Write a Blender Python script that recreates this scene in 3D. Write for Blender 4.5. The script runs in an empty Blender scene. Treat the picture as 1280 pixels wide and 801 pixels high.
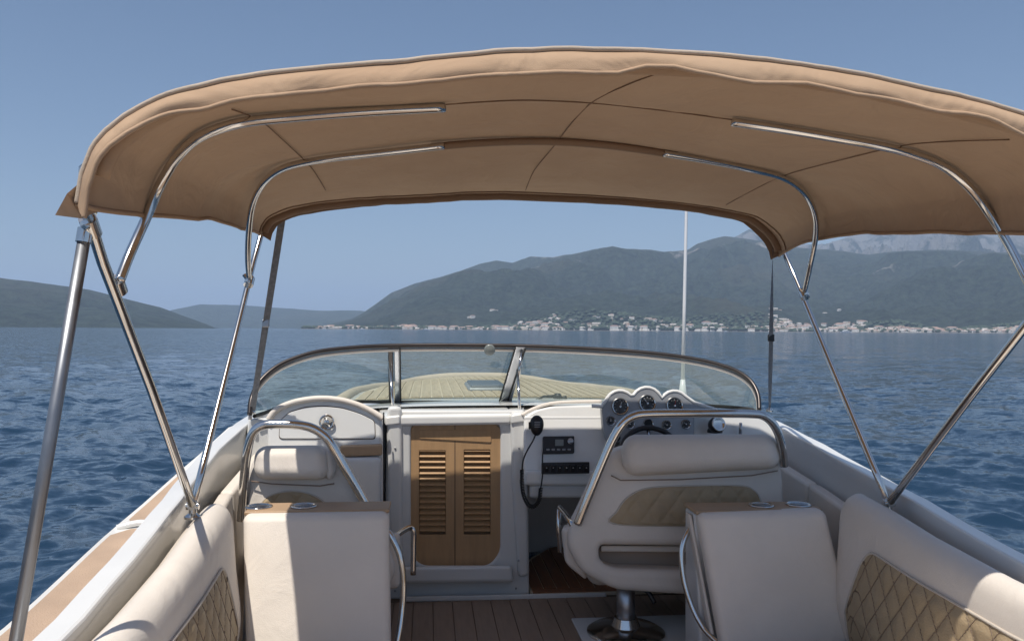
import bpy, bmesh, math, random
import numpy as np
from mathutils import Vector, Matrix, noise
random.seed(7)
S = bpy.context.scene
C = S.collection
R = math.radians
H = 2.05                       # eye height above the water

# ------------------------------------------------------------------ camera
YAW, PITCH, ROLL = R(6.0), R(0.66), R(0.36)
F = Vector((math.sin(YAW)*math.cos(PITCH), math.cos(YAW)*math.cos(PITCH), math.sin(PITCH)))
R0 = Vector((math.cos(YAW), -math.sin(YAW), 0))
U0 = R0.cross(F)
RT = R0*math.cos(ROLL) + U0*math.sin(ROLL)
UP = U0*math.cos(ROLL) - R0*math.sin(ROLL)
cam = bpy.data.objects.new('camera', bpy.data.cameras.new('camera')); C.objects.link(cam)
EYE = Vector((0, 0, H))
m = Matrix((RT, UP, -F)).transposed().to_4x4(); m.translation = EYE
cam.matrix_world = m
cam.data.sensor_width = 36; cam.data.lens = 28.125
cam.data.clip_start = 0.05; cam.data.clip_end = 60000
S.camera = cam

def ray(px, py):
    return F + RT*((px-640)/1000) - UP*((py-400.5)/1000)
def P(px, py, Y=None, X=None, Z=None, plane=None):
    """a point of the photograph at a known distance ahead (Y), sideways (X) or height (Z)"""
    d = ray(px, py)
    if plane: k = (plane[0]-EYE).dot(plane[1])/d.dot(plane[1])
    elif Y is not None: k = Y/d.y
    elif X is not None: k = X/d.x
    else: k = (Z-H)/d.z
    return EYE + d*k

# ------------------------------------------------------------------ light
SUN = Vector((-0.205, -0.38, 1.0)).normalized()      # towards the sun: high, behind and to port
elev = math.asin(SUN.z)
w = bpy.data.worlds.new("World"); S.world = w; w.use_nodes = True
nt = w.node_tree; bg = nt.nodes['Background']
sky = nt.nodes.new('ShaderNodeTexSky'); sky.sky_type = 'NISHITA'; sky.sun_disc = False
sky.sun_elevation = elev; sky.sun_rotation = math.atan2(SUN.x, SUN.y)
sky.air_density = 1.0; sky.dust_density = .8; sky.ozone_density = 3.0; sky.altitude = 0
nt.links.new(sky.outputs[0], bg.inputs[0]); bg.inputs[1].default_value = 0.093
sl = bpy.data.lights.new('sun', 'SUN'); sl.energy = 5.0; sl.angle = R(0.55); sl.color = (1, .94, .85)
so = bpy.data.objects.new('sun', sl); C.objects.link(so)
so.rotation_euler = SUN.to_track_quat('Z', 'Y').to_euler(); so.location = (0, 0, 40)
S.view_settings.view_transform = 'Standard'; S.view_settings.look = 'None'
S.view_settings.exposure = 0.03; S.view_settings.gamma = 1
S.render.engine = 'CYCLES'
cy = S.cycles
cy.use_denoising = True
cy.max_bounces = 10; cy.diffuse_bounces = 4; cy.glossy_bounces = 5; cy.transmission_bounces = 6
cy.transparent_max_bounces = 10; cy.volume_bounces = 1
cy.sample_clamp_indirect = 6; cy.caustics_reflective = False; cy.caustics_refractive = False

# ------------------------------------------------------------------ materials
def mat(name, col, rough=.5, metal=0, var=.06, vscale=6, bump=0, bscale=60, spec=.5, coat=0, coords='Object', wr=0, col2=None, stretch=None, detail=4):
    M = bpy.data.materials.new(name); M.use_nodes = True
    n = M.node_tree; b = n.nodes['Principled BSDF']; L = n.links
    b.inputs['Roughness'].default_value = rough; b.inputs['Metallic'].default_value = metal
    b.inputs['Specular IOR Level'].default_value = spec
    b.inputs['Coat Weight'].default_value = coat; b.inputs['Coat Roughness'].default_value = .08
    tc = n.nodes.new('ShaderNodeTexCoord'); mp = n.nodes.new('ShaderNodeMapping')
    L.new(tc.outputs[coords], mp.inputs[0])
    if stretch: mp.inputs['Scale'].default_value = stretch
    nz = n.nodes.new('ShaderNodeTexNoise'); nz.inputs['Scale'].default_value = vscale; nz.inputs['Detail'].default_value = detail
    L.new(mp.outputs[0], nz.inputs['Vector'])
    cr = n.nodes.new('ShaderNodeValToRGB')
    c2 = col2 or tuple(min(1, c*(1+var)) for c in col); c1 = tuple(c*(1-var) for c in col)
    cr.color_ramp.elements[0].position = .32; cr.color_ramp.elements[1].position = .68
    cr.color_ramp.elements[0].color = (*c1, 1); cr.color_ramp.elements[1].color = (*c2, 1)
    L.new(nz.outputs[0], cr.inputs[0]); L.new(cr.outputs[0], b.inputs['Base Color'])
    rr = n.nodes.new('ShaderNodeMapRange'); rr.inputs[3].default_value = max(.02, rough*.8); rr.inputs[4].default_value = min(1, rough*1.25)
    L.new(nz.outputs[0], rr.inputs[0]); L.new(rr.outputs[0], b.inputs['Roughness'])
    if bump:
        n2 = n.nodes.new('ShaderNodeTexNoise'); n2.inputs['Scale'].default_value = bscale; n2.inputs['Detail'].default_value = 3
        L.new(mp.outputs[0], n2.inputs['Vector'])
        bp = n.nodes.new('ShaderNodeBump'); bp.inputs['Strength'].default_value = bump; bp.inputs['Distance'].default_value = .01
        L.new(n2.outputs[0], bp.inputs['Height']); L.new(bp.outputs[0], b.inputs['Normal'])
    if wr:
        n3 = n.nodes.new('ShaderNodeTexNoise'); n3.inputs['Scale'].default_value = 5; n3.inputs['Detail'].default_value = 4; n3.inputs['Distortion'].default_value = 1.2
        L.new(mp.outputs[0], n3.inputs['Vector'])
        b3 = n.nodes.new('ShaderNodeBump'); b3.inputs['Strength'].default_value = wr; b3.inputs['Distance'].default_value = .03
        L.new(n3.outputs[0], b3.inputs['Height'])
        if bump: L.new(b3.outputs[0], bp.inputs['Normal'])
    return M
GEL = mat('white_gelcoat', (.76, .755, .73), .22, var=.03, vscale=3, coat=.4, bump=.02, bscale=12)
GELG = mat('moulded_gelcoat', (.66, .66, .645), .3, var=.03, vscale=3, coat=.2, bump=.02, bscale=14)
LINER_SHADE = mat('grey_coaming_liner', (.43, .425, .405), .22, var=.06, vscale=3, coat=.4, bump=.05, bscale=12)  # grey plastic, darkened for the port inner face to carry its shade
VINYL = mat('cream_vinyl', (.73, .665, .59), .5, var=.05, vscale=3, bump=.12, bscale=260, spec=.35, wr=.22)
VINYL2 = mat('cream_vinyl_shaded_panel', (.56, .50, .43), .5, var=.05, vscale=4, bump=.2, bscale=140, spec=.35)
TANQ = mat('tan_quilted_vinyl', (.40, .305, .19), .5, var=.1, vscale=8, bump=.25, bscale=160, spec=.35)
SEAMM = mat('seam_shadow_brown', (.10, .07, .05), .8, var=.1)
STITCH_SHADE = mat('brown_stitch_and_shadow', (.22, .16, .12), .6, var=.1)  # quilt stitching, and the painted shadow lines below the headrests
STEEL = mat('polished_stainless', (.66, .64, .61), .13, metal=1, var=.06, vscale=14)
STRUT = mat('grey_strut_aluminium', (.26, .27, .29), .42, metal=.85, var=.06, vscale=20)
STEELD = mat('brushed_aluminium', (.42, .43, .45), .34, metal=1, var=.06, vscale=20)
BLACK = mat('black_plastic', (.014, .014, .016), .38, var=.2, vscale=20)
DARKR = mat('black_rubber', (.02, .02, .02), .7, var=.2)
GREYP = mat('grey_dashboard', (.30, .31, .325), .35, metal=.3, var=.06, vscale=20, bump=.1, bscale=200)
DIAL = mat('gauge_dial', (.10, .105, .11), .3, var=.3, vscale=40)
WHITEP = mat('white_plastic', (.72, .72, .70), .35, var=.03)
REDP = mat('red_needle', (.5, .05, .04), .4)
LCD = mat('lcd_grey_green', (.20, .22, .21), .25, var=.1)
STRAP = mat('grey_webbing', (.24, .245, .255), .8, var=.2, vscale=60, bump=.4, bscale=300)
DECKT = mat('tan_nonskid', (.46, .33, .235), .7, var=.1, vscale=5, bump=.5, bscale=220)
TEAKD = mat('teak_foredeck', (.47, .375, .255), .7, var=.14, vscale=4, stretch=(14, 1, 1), bump=.2, bscale=90)
TEAKF = mat('teak_floor', (.30, .215, .155), .55, var=.12, vscale=4, stretch=(12, 1.2, 1), bump=.2, bscale=90)
TEAKM = mat('teak_footrest', (.24, .105, .05), .55, var=.22, vscale=5, stretch=(10, 1.2, 1), bump=.2, bscale=90)
CAULK = mat('pale_caulking', (.56, .48, .36), .7, var=.05)
CAULKD = mat('dark_caulking', (.20, .14, .10), .8, var=.1)
DOORW = mat('door_teak', (.43, .265, .135), .45, var=.08, vscale=5, stretch=(9, 9, 1.0), bump=.15, bscale=60, spec=.4)
TRAYM = mat('tan_tray', (.41, .275, .165), .5, var=.07, vscale=10)
ANT = mat('white_fibreglass', (.78, .79, .80), .3, var=.02)
HATCHG = mat('smoked_hatch_acrylic', (.09, .11, .14), .35, var=.05)

def canvas_material():
    M = bpy.data.materials.new('tan_canvas'); M.use_nodes = True
    n = M.node_tree; L = n.links; b = n.nodes['Principled BSDF']; out = n.nodes['Material Output']
    tc = n.nodes.new('ShaderNodeTexCoord')
    a = n.nodes.new('ShaderNodeTexNoise'); a.inputs['Scale'].default_value = 1.6; a.inputs['Detail'].default_value = 6; a.inputs['Roughness'].default_value = .6
    L.new(tc.outputs['Object'], a.inputs['Vector'])
    cr = n.nodes.new('ShaderNodeValToRGB')
    cr.color_ramp.elements[0].position = .3; cr.color_ramp.elements[0].color = (.42, .28, .18, 1)
    cr.color_ramp.elements[1].position = .7; cr.color_ramp.elements[1].color = (.51, .36, .24, 1)
    L.new(a.outputs[0], cr.inputs[0]); L.new(cr.outputs[0], b.inputs['Base Color'])
    b.inputs['Roughness'].default_value = .85; b.inputs['Specular IOR Level'].default_value = .2
    wv = n.nodes.new('ShaderNodeTexNoise'); wv.inputs['Scale'].default_value = 420; wv.inputs['Detail'].default_value = 1
    L.new(tc.outputs['Object'], wv.inputs['Vector'])
    wr = n.nodes.new('ShaderNodeTexNoise'); wr.inputs['Scale'].default_value = 5; wr.inputs['Detail'].default_value = 3; wr.inputs['Distortion'].default_value = .8
    L.new(tc.outputs['Object'], wr.inputs['Vector'])
    b1 = n.nodes.new('ShaderNodeBump'); b1.inputs['Strength'].default_value = .25; b1.inputs['Distance'].default_value = .003
    b2 = n.nodes.new('ShaderNodeBump'); b2.inputs['Strength'].default_value = .55; b2.inputs['Distance'].default_value = .035
    L.new(wv.outputs[0], b1.inputs['Height']); L.new(wr.outputs[0], b2.inputs['Height']); L.new(b1.outputs[0], b2.inputs['Normal'])
    L.new(b2.outputs[0], b.inputs['Normal'])
    tr = n.nodes.new('ShaderNodeBsdfTranslucent'); tr.inputs[0].default_value = (.50, .36, .24, 1)
    mx = n.nodes.new('ShaderNodeMixShader'); mx.inputs[0].default_value = .05
    L.new(b.outputs[0], mx.inputs[1]); L.new(tr.outputs[0], mx.inputs[2]); L.new(mx.outputs[0], out.inputs[0])
    return M
CANVAS = canvas_material()
CANVASD = mat('canvas_edging', (.50, .41, .32), .85, var=.08, bump=.2, bscale=200)
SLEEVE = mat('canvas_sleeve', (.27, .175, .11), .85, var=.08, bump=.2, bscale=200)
STITCH = mat('canvas_seam', (.24, .15, .09), .9, var=.08)

def glass_material():
    M = bpy.data.materials.new('tinted_windscreen'); M.use_nodes = True
    n = M.node_tree; L = n.links; out = n.nodes['Material Output']; n.nodes.remove(n.nodes['Principled BSDF'])
    t = n.nodes.new('ShaderNodeBsdfTransparent'); t.inputs[0].default_value = (.76, .85, .81, 1)
    g = n.nodes.new('ShaderNodeBsdfGlossy'); g.inputs['Roughness'].default_value = .02; g.inputs[0].default_value = (1, 1, 1, 1)
    d = n.nodes.new('ShaderNodeBsdfDiffuse'); d.inputs[0].default_value = (.50, .56, .52, 1)
    fr = n.nodes.new('ShaderNodeFresnel'); fr.inputs[0].default_value = 1.5
    mu = n.nodes.new('ShaderNodeMath'); mu.operation = 'MULTIPLY_ADD'; mu.inputs[1].default_value = 1.1; mu.inputs[2].default_value = .02
    L.new(fr.outputs[0], mu.inputs[0])
    m1 = n.nodes.new('ShaderNodeMixShader'); L.new(mu.outputs[0], m1.inputs[0]); L.new(t.outputs[0], m1.inputs[1]); L.new(g.outputs[0], m1.inputs[2])
    nz = n.nodes.new('ShaderNodeTexNoise'); nz.inputs['Scale'].default_value = 3
    tc = n.nodes.new('ShaderNodeTexCoord'); L.new(tc.outputs['Object'], nz.inputs['Vector'])
    mr = n.nodes.new('ShaderNodeMapRange'); mr.inputs[3].default_value = .12; mr.inputs[4].default_value = .26
    L.new(nz.outputs[0], mr.inputs[0])
    m2 = n.nodes.new('ShaderNodeMixShader'); L.new(mr.outputs[0], m2.inputs[0]); L.new(m1.outputs[0], m2.inputs[1]); L.new(d.outputs[0], m2.inputs[2])
    L.new(m2.outputs[0], out.inputs[0])
    return M
GLASS = glass_material()

# ------------------------------------------------------------------ object helpers
WO = {}
def link(o, origin, parent):
    C.objects.link(o)
    WO[o.name] = Vector(origin)
    if parent:
        o.parent = parent; o.location = Vector(origin) - WO[parent.name]
    else: o.location = origin
    return o
def obj(name, verts, faces, material, parent=None, smooth=True, mats=None, fmat=None, origin=None, sharp=None):
    vs = [Vector(v) for v in verts]
    if origin is None:
        mn = [min(v[i] for v in vs) for i in range(3)]; mx = [max(v[i] for v in vs) for i in range(3)]
        origin = Vector(((mn[0]+mx[0])/2, (mn[1]+mx[1])/2, mn[2]))
    me = bpy.data.meshes.new(name)
    me.from_pydata([tuple(v-origin) for v in vs], [], faces)
    for mm in (mats or [material]): me.materials.append(mm)
    if fmat: me.polygons.foreach_set('material_index', fmat)
    if smooth:
        me.polygons.foreach_set('use_smooth', [True]*len(me.polygons))
        if sharp: me.set_sharp_from_angle(angle=R(sharp))
    me.update()
    return link(bpy.data.objects.new(name, me), origin, parent)
def thing(name, label, cat, loc, group=None, parent=None):
    o = bpy.data.objects.new(name, None); o.empty_display_size = .1
    link(o, Vector(loc), parent)
    if label: o['label'] = label
    if cat: o['category'] = cat
    if group: o['group'] = group
    return o
def tag(o, label=None, cat=None, group=None, kind=None):
    if label: o['label'] = label
    if cat: o['category'] = cat
    if group: o['group'] = group
    if kind: o['kind'] = kind
    return o
class MB:
    """collects shapes into ONE mesh"""
    def __init__(s): s.v = []; s.f = []; s.m = []
    def add(s, vf, mi=0):
        v, f = vf; k = len(s.v)
        s.v += [tuple(a) for a in v]; s.f += [tuple(i+k for i in q) for q in f]; s.m += [mi]*len(f); return s
    def build(s, name, material, parent=None, smooth=True, mats=None, sharp=None):
        return obj(name, s.v, s.f, material, parent, smooth, mats, s.m if mats else None, sharp=sharp)
def box(x0, x1, y0, y1, z0, z1):
    v = [(x, y, z) for x in (x0, x1) for y in (y0, y1) for z in (z0, z1)]
    return v, [(0,1,3,2),(4,6,7,5),(0,4,5,1),(2,3,7,6),(0,2,6,4),(1,5,7,3)]
def crom(pts, n=6, closed=False):
    pts = [Vector(p) for p in pts]; out = []
    N = len(pts); rng = N if closed else N-1
    for i in range(rng):
        g = (lambda k: pts[k % N]) if closed else (lambda k: pts[max(0, min(N-1, k))])
        p0, p1, p2, p3 = g(i-1), g(i), g(i+1), g(i+2)
        for j in range(n):
            t = j/n
            out.append(.5*((2*p1)+(p2-p0)*t+(2*p0-5*p1+4*p2-p3)*t*t+(3*p1-p0-3*p2+p3)*t**3))
    if not closed: out.append(pts[-1])
    return out
def tube(pts, r, seg=12, flat=1.0, radii=None, closed=False, cap=True, updir=None):
    pts = [Vector(p) for p in pts]; n = len(pts)
    v = []; f = []; prev = None
    for i, p in enumerate(pts):
        a = pts[(i-1) % n] if closed or i else p; b = pts[(i+1) % n] if closed or i < n-1 else p
        t = (b-a).normalized()
        if prev is None:
            up = Vector(updir) if updir else (Vector((0,0,1)) if abs(t.z) < .9 else Vector((0,1,0)))
            prev = (up - t*up.dot(t)).normalized()
        else: prev = (prev - t*prev.dot(t)).normalized()
        s = t.cross(prev); rr = radii[i] if radii else r
        for k in range(seg):
            an = 2*math.pi*k/seg
            v.append(p + prev*math.cos(an)*rr*flat + s*math.sin(an)*rr)
    L = n if closed else n-1
    for i in range(L):
        for k in range(seg):
            a0 = i*seg+k; a1 = i*seg+(k+1) % seg; b0 = ((i+1) % n)*seg+k; b1 = ((i+1) % n)*seg+(k+1) % seg
            f.append((a0, a1, b1, b0))
    if cap and not closed:
        f.append(tuple(reversed(range(seg)))); f.append(tuple((n-1)*seg+k for k in range(seg)))
    return v, f
def grid(rows, closeu=False):
    nv = len(rows[0]); v = [p for r in rows for p in r]; f = []
    for i in range(len(rows)-1):
        for j in range(nv if closeu else nv-1):
            k = (j+1) % nv
            f.append((i*nv+j, i*nv+k, (i+1)*nv+k, (i+1)*nv+j))
    return v, f
def disc(c, axis, profile, seg=28):
    """lathe: profile of (radius, height along axis)"""
    ax = Vector(axis).normalized(); up = Vector((0,0,1)) if abs(ax.z) < .9 else Vector((1,0,0))
    a = (up-ax*up.dot(ax)).normalized(); b = ax.cross(a)
    rows = [[Vector(c)+ax*h+(a*math.cos(2*math.pi*k/seg)+b*math.sin(2*math.pi*k/seg))*r for k in range(seg)] for r, h in profile]
    v, f = grid(rows, True)
    if profile[0][0] > 0: f.append(tuple(reversed(range(seg))))
    if profile[-1][0] > 0: f.append(tuple((len(profile)-1)*seg+k for k in range(seg)))
    return v, f
def rbox(c8, r, k=4, mseg=6, puff=0.0, fn=None):
    """rounded cushion through 8 corners: front TL,TR,BR,BL then back TL,TR,BR,BL"""
    c8 = [Vector(c) for c in c8]
    lx = ((c8[1]-c8[0]).length+(c8[2]-c8[3]).length)/4; lz = ((c8[3]-c8[0]).length+(c8[2]-c8[1]).length)/4
    ly = sum((c8[i+4]-c8[i]).length for i in range(4))/8
    h = (lx, ly, lz); r = min(r, min(h)*.98)
    def samples(hh):
        s = [-hh+r-r*math.tan(math.pi/4*(1-i/k)) for i in range(k)]
        mid = [(-hh+r)+(2*(hh-r))*i/mseg for i in range(mseg+1)]
        return s+mid+[-q for q in reversed(s)]
    sx, sy, sz = [samples(q) for q in h]
    V = {}; verts = []; faces = []
    def vert(p):
        inner = Vector([max(-(h[i]-r), min(h[i]-r, p[i])) for i in range(3)])
        d = Vector(p)-inner
        q = inner+d.normalized()*r if d.length > 1e-9 else Vector(p)
        key = tuple(round(c, 6) for c in p)
        if key in V: return V[key]
        u, vv, ww = q[0]/h[0], q[1]/h[1], q[2]/h[2]
        if puff: vv *= 1+puff*(1-u**4)*(1-ww**4)
        a, b, c = (u+1)/2, (vv+1)/2, (1-ww)/2        # a: left-right, b: front-back, c: top-bottom
        fr = (c8[0]*(1-a)+c8[1]*a)*(1-c)+(c8[3]*(1-a)+c8[2]*a)*c
        bk = (c8[4]*(1-a)+c8[5]*a)*(1-c)+(c8[7]*(1-a)+c8[6]*a)*c
        pt = fr*(1-b)+bk*b
        if fn: pt = fn(pt, u, vv, ww)
        V[key] = len(verts); verts.append(pt); return V[key]
    def face(A, B, mk, flip):
        for i in range(len(A)-1):
            for j in range(len(B)-1):
                q = [vert(mk(A[i], B[j])), vert(mk(A[i+1], B[j])), vert(mk(A[i+1], B[j+1])), vert(mk(A[i], B[j+1]))]
                faces.append(tuple(reversed(q)) if flip else tuple(q))
    face(sx, sz, lambda a, b: (a, -h[1], b), False); face(sx, sz, lambda a, b: (a, h[1], b), True)
    face(sx, sy, lambda a, b: (a, b, h[2]), False); face(sx, sy, lambda a, b: (a, b, -h[2]), True)
    face(sy, sz, lambda a, b: (h[0], a, b), False); face(sy, sz, lambda a, b: (-h[0], a, b), True)
    return verts, faces
def rb(x0, x1, y0, y1, z0, z1, r, **k):
    return rbox([(x0,y0,z1),(x1,y0,z1),(x1,y0,z0),(x0,y0,z0),(x0,y1,z1),(x1,y1,z1),(x1,y1,z0),(x0,y1,z0)], r, **k)
def round_poly(pts, r, seg=5):
    out = []; n = len(pts)
    for i in range(n):
        p = Vector(pts[i]); a = Vector(pts[i-1]); b = Vector(pts[(i+1) % n])
        rr = min(r, (a-p).length*.45, (b-p).length*.45)
        s = p+(a-p).normalized()*rr; e = p+(b-p).normalized()*rr
        for j in range(seg+1):
            t = j/seg; out.append(s*(1-t)**2+p*2*t*(1-t)+e*t*t)
    return out
def plate(outline, origin, normal, thick, bevel, holes=(), res=2):
    """outline of world points lying on a plane -> solid slab behind that plane with rounded edges"""
    N = Vector(normal).normalized(); O = Vector(origin)
    ex = Vector((0,0,1)).cross(N) if abs(N.z) < .95 else Vector((1,0,0))
    ex = (ex-N*ex.dot(N)).normalized(); ey = N.cross(ex)
    cu = bpy.data.curves.new('tmp', 'CURVE'); cu.dimensions = '2D'; cu.fill_mode = 'BOTH'
    cu.extrude = max(.0001, thick/2-bevel); cu.bevel_depth = bevel; cu.bevel_resolution = res; cu.offset = -bevel
    for ol in [outline]+list(holes):
        sp = cu.splines.new('POLY'); sp.points.add(len(ol)-1); sp.use_cyclic_u = True
        for i, p in enumerate(ol):
            d = Vector(p)-O; sp.points[i].co = (d.dot(ex), d.dot(ey), 0, 1)
    o = bpy.data.objects.new('tmp', cu); C.objects.link(o)
    me = bpy.data.meshes.new_from_object(o)
    v = [O+ex*q.co.x+ey*q.co.y+N*(q.co.z-thick/2) for q in me.vertices]
    f = [tuple(p.vertices) for p in me.polygons]
    bpy.data.objects.remove(o); bpy.data.curves.remove(cu); bpy.data.meshes.remove(me)
    return v, f
def plane_at(Y, tilt=0, Z=None, turn=0):
    """facing aft; tilt>0 leans the top forward"""
    n = Vector((math.sin(turn), -math.cos(tilt), math.sin(tilt))).normalized()
    return (Vector((0, Y, Z if Z is not None else H-.6)), n)
def pxplate(pix, pl, thick, bevel, rnd=0, holes=(), res=2, sm=0, hr=None):
    ol = [P(a, b, plane=pl) for a, b in pix]
    if sm: ol = crom(ol, sm, closed=True)
    if rnd: ol = round_poly(ol, rnd)
    hs = [round_poly([P(a, b, plane=pl) for a, b in h], hr if hr is not None else (rnd or .01)) for h in holes]
    return plate(ol, pl[0], pl[1], thick, bevel, hs, res)
def on(pl, px, py, off=0.0): return P(px, py, plane=pl)+pl[1]*off
def interp(tab, y, k=1):
    if y <= tab[0][0]: return tab[0][k]
    for a, b in zip(tab, tab[1:]):
        if y <= b[0]:
            t = (y-a[0])/(b[0]-a[0]); t = t*t*(3-2*t)*.35+t*.65
            return a[k]+(b[k]-a[k])*t
    return tab[-1][k]
def subsurf(o, n=1):
    md = o.modifiers.new('smooth', 'SUBSURF'); md.levels = n; md.render_levels = n; return o

CX = 0.5                      # centreline of the boat
ZF = H-1.49                   # cockpit floor

# ================================================================== SEA
def build_sea():
    na = 620
    front = np.radians(np.linspace(-46, 58, na)); back = np.radians(np.linspace(58, 314, 62)[1:-1])
    ang = np.concatenate([front, back])           # clockwise from +Y
    r = [1.2]
    while r[-1] < 26000:
        x = r[-1]; step = min(max(x*x/2050*1.4, .045), max(.06*x, .05)) if x < 70 else x*.05
        r.append(x+step)
    r = np.array(r); A, RR = np.meshgrid(ang, r)
    X = np.sin(A)*RR; Y = np.cos(A)*RR; Z = np.zeros_like(X)
    rng = np.random.default_rng(3)
    for i in range(60):
        lam = .28*(1.052**i)*1.0
        th = math.radians(200)+rng.normal(0, .55)
        k = 2*math.pi/lam; a = .0078*lam**.55
        ph = rng.uniform(0, 6.28); fade = np.clip(1.6-RR*RR/2050*2.2/lam, 0, 1)
        arg = k*(X*math.cos(th)+Y*math.sin(th))+ph+.7*np.sin(.31*X/lam**.5+.23*Y/lam**.5+i)
        Z += a*fade*(1-np.abs(np.sin(arg/2))*2+.25*np.cos(arg))*.8
    patch = .75+.35*np.sin(.21*X+.5*np.sin(.13*Y))*np.sin(.17*Y+1+.6*np.sin(.1*X))
    Z *= patch
    Z -= Z.mean()*0
    nv = X.size; co = np.stack([X, Y, Z], -1).reshape(-1, 3)
    co = np.vstack([co, [[0, 0, 0]]])
    nr, nc = X.shape; i = np.arange(nr-1)[:, None]; j = np.arange(nc)[None, :]; j2 = (j+1) % nc
    q = np.stack([i*nc+j, (i+1)*nc+j, (i+1)*nc+j2, i*nc+j2], -1).reshape(-1, 4)
    q = q[:, ::-1]
    tri = np.stack([np.full(nc, nv), j2[0], j[0]], -1)[:, ::-1]
    me = bpy.data.meshes.new('sea')
    nl = q.size+tri.size; me.vertices.add(len(co)); me.vertices.foreach_set('co', co.ravel())
    me.loops.add(nl); me.loops.foreach_set('vertex_index', np.concatenate([q.ravel(), tri.ravel()]))
    me.polygons.add(len(q)+len(tri))
    ls = np.concatenate([np.arange(len(q))*4, q.size+np.arange(len(tri))*3])
    me.polygons.foreach_set('loop_start', ls)
    me.update(calc_edges=True); me.polygons.foreach_set('use_smooth', [True]*len(me.polygons))
    M = bpy.data.materials.new('sea_water'); M.use_nodes = True; n = M.node_tree; L = n.links; b = n.nodes['Principled BSDF']
    b.inputs['Base Color'].default_value = (.013, .035, .068, 1); b.inputs['Roughness'].default_value = .07
    b.inputs['IOR'].default_value = 1.333
    tc = n.nodes.new('ShaderNodeTexCoord')
    geo = n.nodes.new('ShaderNodeNewGeometry'); acc = geo.outputs['Normal']
    for sc, st, k in ((9, (1, 1.3, 1), .30), (2.4, (1, 1.4, 1), .80), (.6, (1, 1.7, 1), .62)):
        mp = n.nodes.new('ShaderNodeMapping'); mp.inputs['Scale'].default_value = st; mp.inputs['Rotation'].default_value = (0, 0, R(12)); L.new(tc.outputs['Object'], mp.inputs[0])
        nz = n.nodes.new('ShaderNodeTexNoise'); nz.inputs['Scale'].default_value = sc; nz.inputs['Detail'].default_value = 4; nz.inputs['Roughness'].default_value = .55; nz.inputs['Distortion'].default_value = .3
        L.new(mp.outputs[0], nz.inputs['Vector'])
        sb = n.nodes.new('ShaderNodeVectorMath'); sb.operation = 'SUBTRACT'; sb.inputs[1].default_value = (.5, .5, .5); L.new(nz.outputs['Color'], sb.inputs[0])
        ml = n.nodes.new('ShaderNodeVectorMath'); ml.operation = 'MULTIPLY_ADD'; ml.inputs[1].default_value = (k*.8, k*1.25, 0); L.new(sb.outputs[0], ml.inputs[0]); L.new(acc, ml.inputs[2]); acc = ml.outputs[0]
    nm = n.nodes.new('ShaderNodeVectorMath'); nm.operation = 'NORMALIZE'; L.new(acc, nm.inputs[0]); L.new(nm.outputs[0], b.inputs['Normal'])
    me.materials.append(M)
    me.validate()
    o = bpy.data.objects.new('sea', me); C.objects.link(o)
    tag(o, 'dark blue rippled sea around the motorboat', kind='structure')
build_sea()

# ================================================================== HILLS
def hill_material(name, green, rock, dry, rockamt, scale):
    M = bpy.data.materials.new(name); M.use_nodes = True; n = M.node_tree; L = n.links; b = n.nodes['Principled BSDF']
    b.inputs['Roughness'].default_value = .95; b.inputs['Specular IOR Level'].default_value = .1
    tc = n.nodes.new('ShaderNodeTexCoord'); geo = n.nodes.new('ShaderNodeNewGeometry')
    def nz(s, d, rgh=.6, dis=0):
        q = n.nodes.new('ShaderNodeTexNoise'); q.inputs['Scale'].default_value = s; q.inputs['Detail'].default_value = d; q.inputs['Roughness'].default_value = rgh; q.inputs['Distortion'].default_value = dis
        L.new(tc.outputs['Object'], q.inputs['Vector']); return q
    a = nz(scale*15, 8, .7); r_ = nz(scale, 9, .68, .6); d_ = nz(scale*.6, 5)
    cg = n.nodes.new('ShaderNodeValToRGB'); cg.color_ramp.elements[0].position = .35; cg.color_ramp.elements[1].position = .68
    cg.color_ramp.elements[0].color = (*[c*.4 for c in green], 1); cg.color_ramp.elements[1].color = (*[c*1.6 for c in green], 1)
    L.new(a.outputs[0], cg.inputs[0])
    m1 = n.nodes.new('ShaderNodeMixRGB'); m1.inputs[2].default_value = (*dry, 1)
    rd = n.nodes.new('ShaderNodeMapRange'); rd.inputs[1].default_value = .52; rd.inputs[2].default_value = .66; rd.inputs[4].default_value = .6
    L.new(d_.outputs[0], rd.inputs[0]); L.new(rd.outputs[0], m1.inputs[0]); L.new(cg.outputs[0], m1.inputs[1])
    m2 = n.nodes.new('ShaderNodeMixRGB'); m2.inputs[2].default_value = (*rock, 1)
    # rock shows higher up
    sx = n.nodes.new('ShaderNodeSeparateXYZ'); L.new(tc.outputs['Object'], sx.inputs[0])
    hh = n.nodes.new('ShaderNodeMapRange'); hh.inputs[1].default_value = 120; hh.inputs[2].default_value = 560; hh.inputs[3].default_value = -.10; hh.inputs[4].default_value = .07
    L.new(sx.outputs[2], hh.inputs[0])
    ad = n.nodes.new('ShaderNodeMath'); ad.operation = 'ADD'; L.new(r_.outputs[0], ad.inputs[0]); L.new(hh.outputs[0], ad.inputs[1])
    rr = n.nodes.new('ShaderNodeMapRange'); rr.inputs[1].default_value = rockamt; rr.inputs[2].default_value = rockamt+.06
    L.new(ad.outputs[0], rr.inputs[0]); L.new(rr.outputs[0], m2.inputs[0]); L.new(m1.outputs[0], m2.inputs[1])
    L.new(m2.outputs[0], b.inputs['Base Color'])
    bp = n.nodes.new('ShaderNodeBump'); bp.inputs['Strength'].default_value = 1; bp.inputs['Distance'].default_value = 34
    L.new(a.outputs[0], bp.inputs['Height']); L.new(bp.outputs[0], b.inputs['Normal'])
    return M
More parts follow.
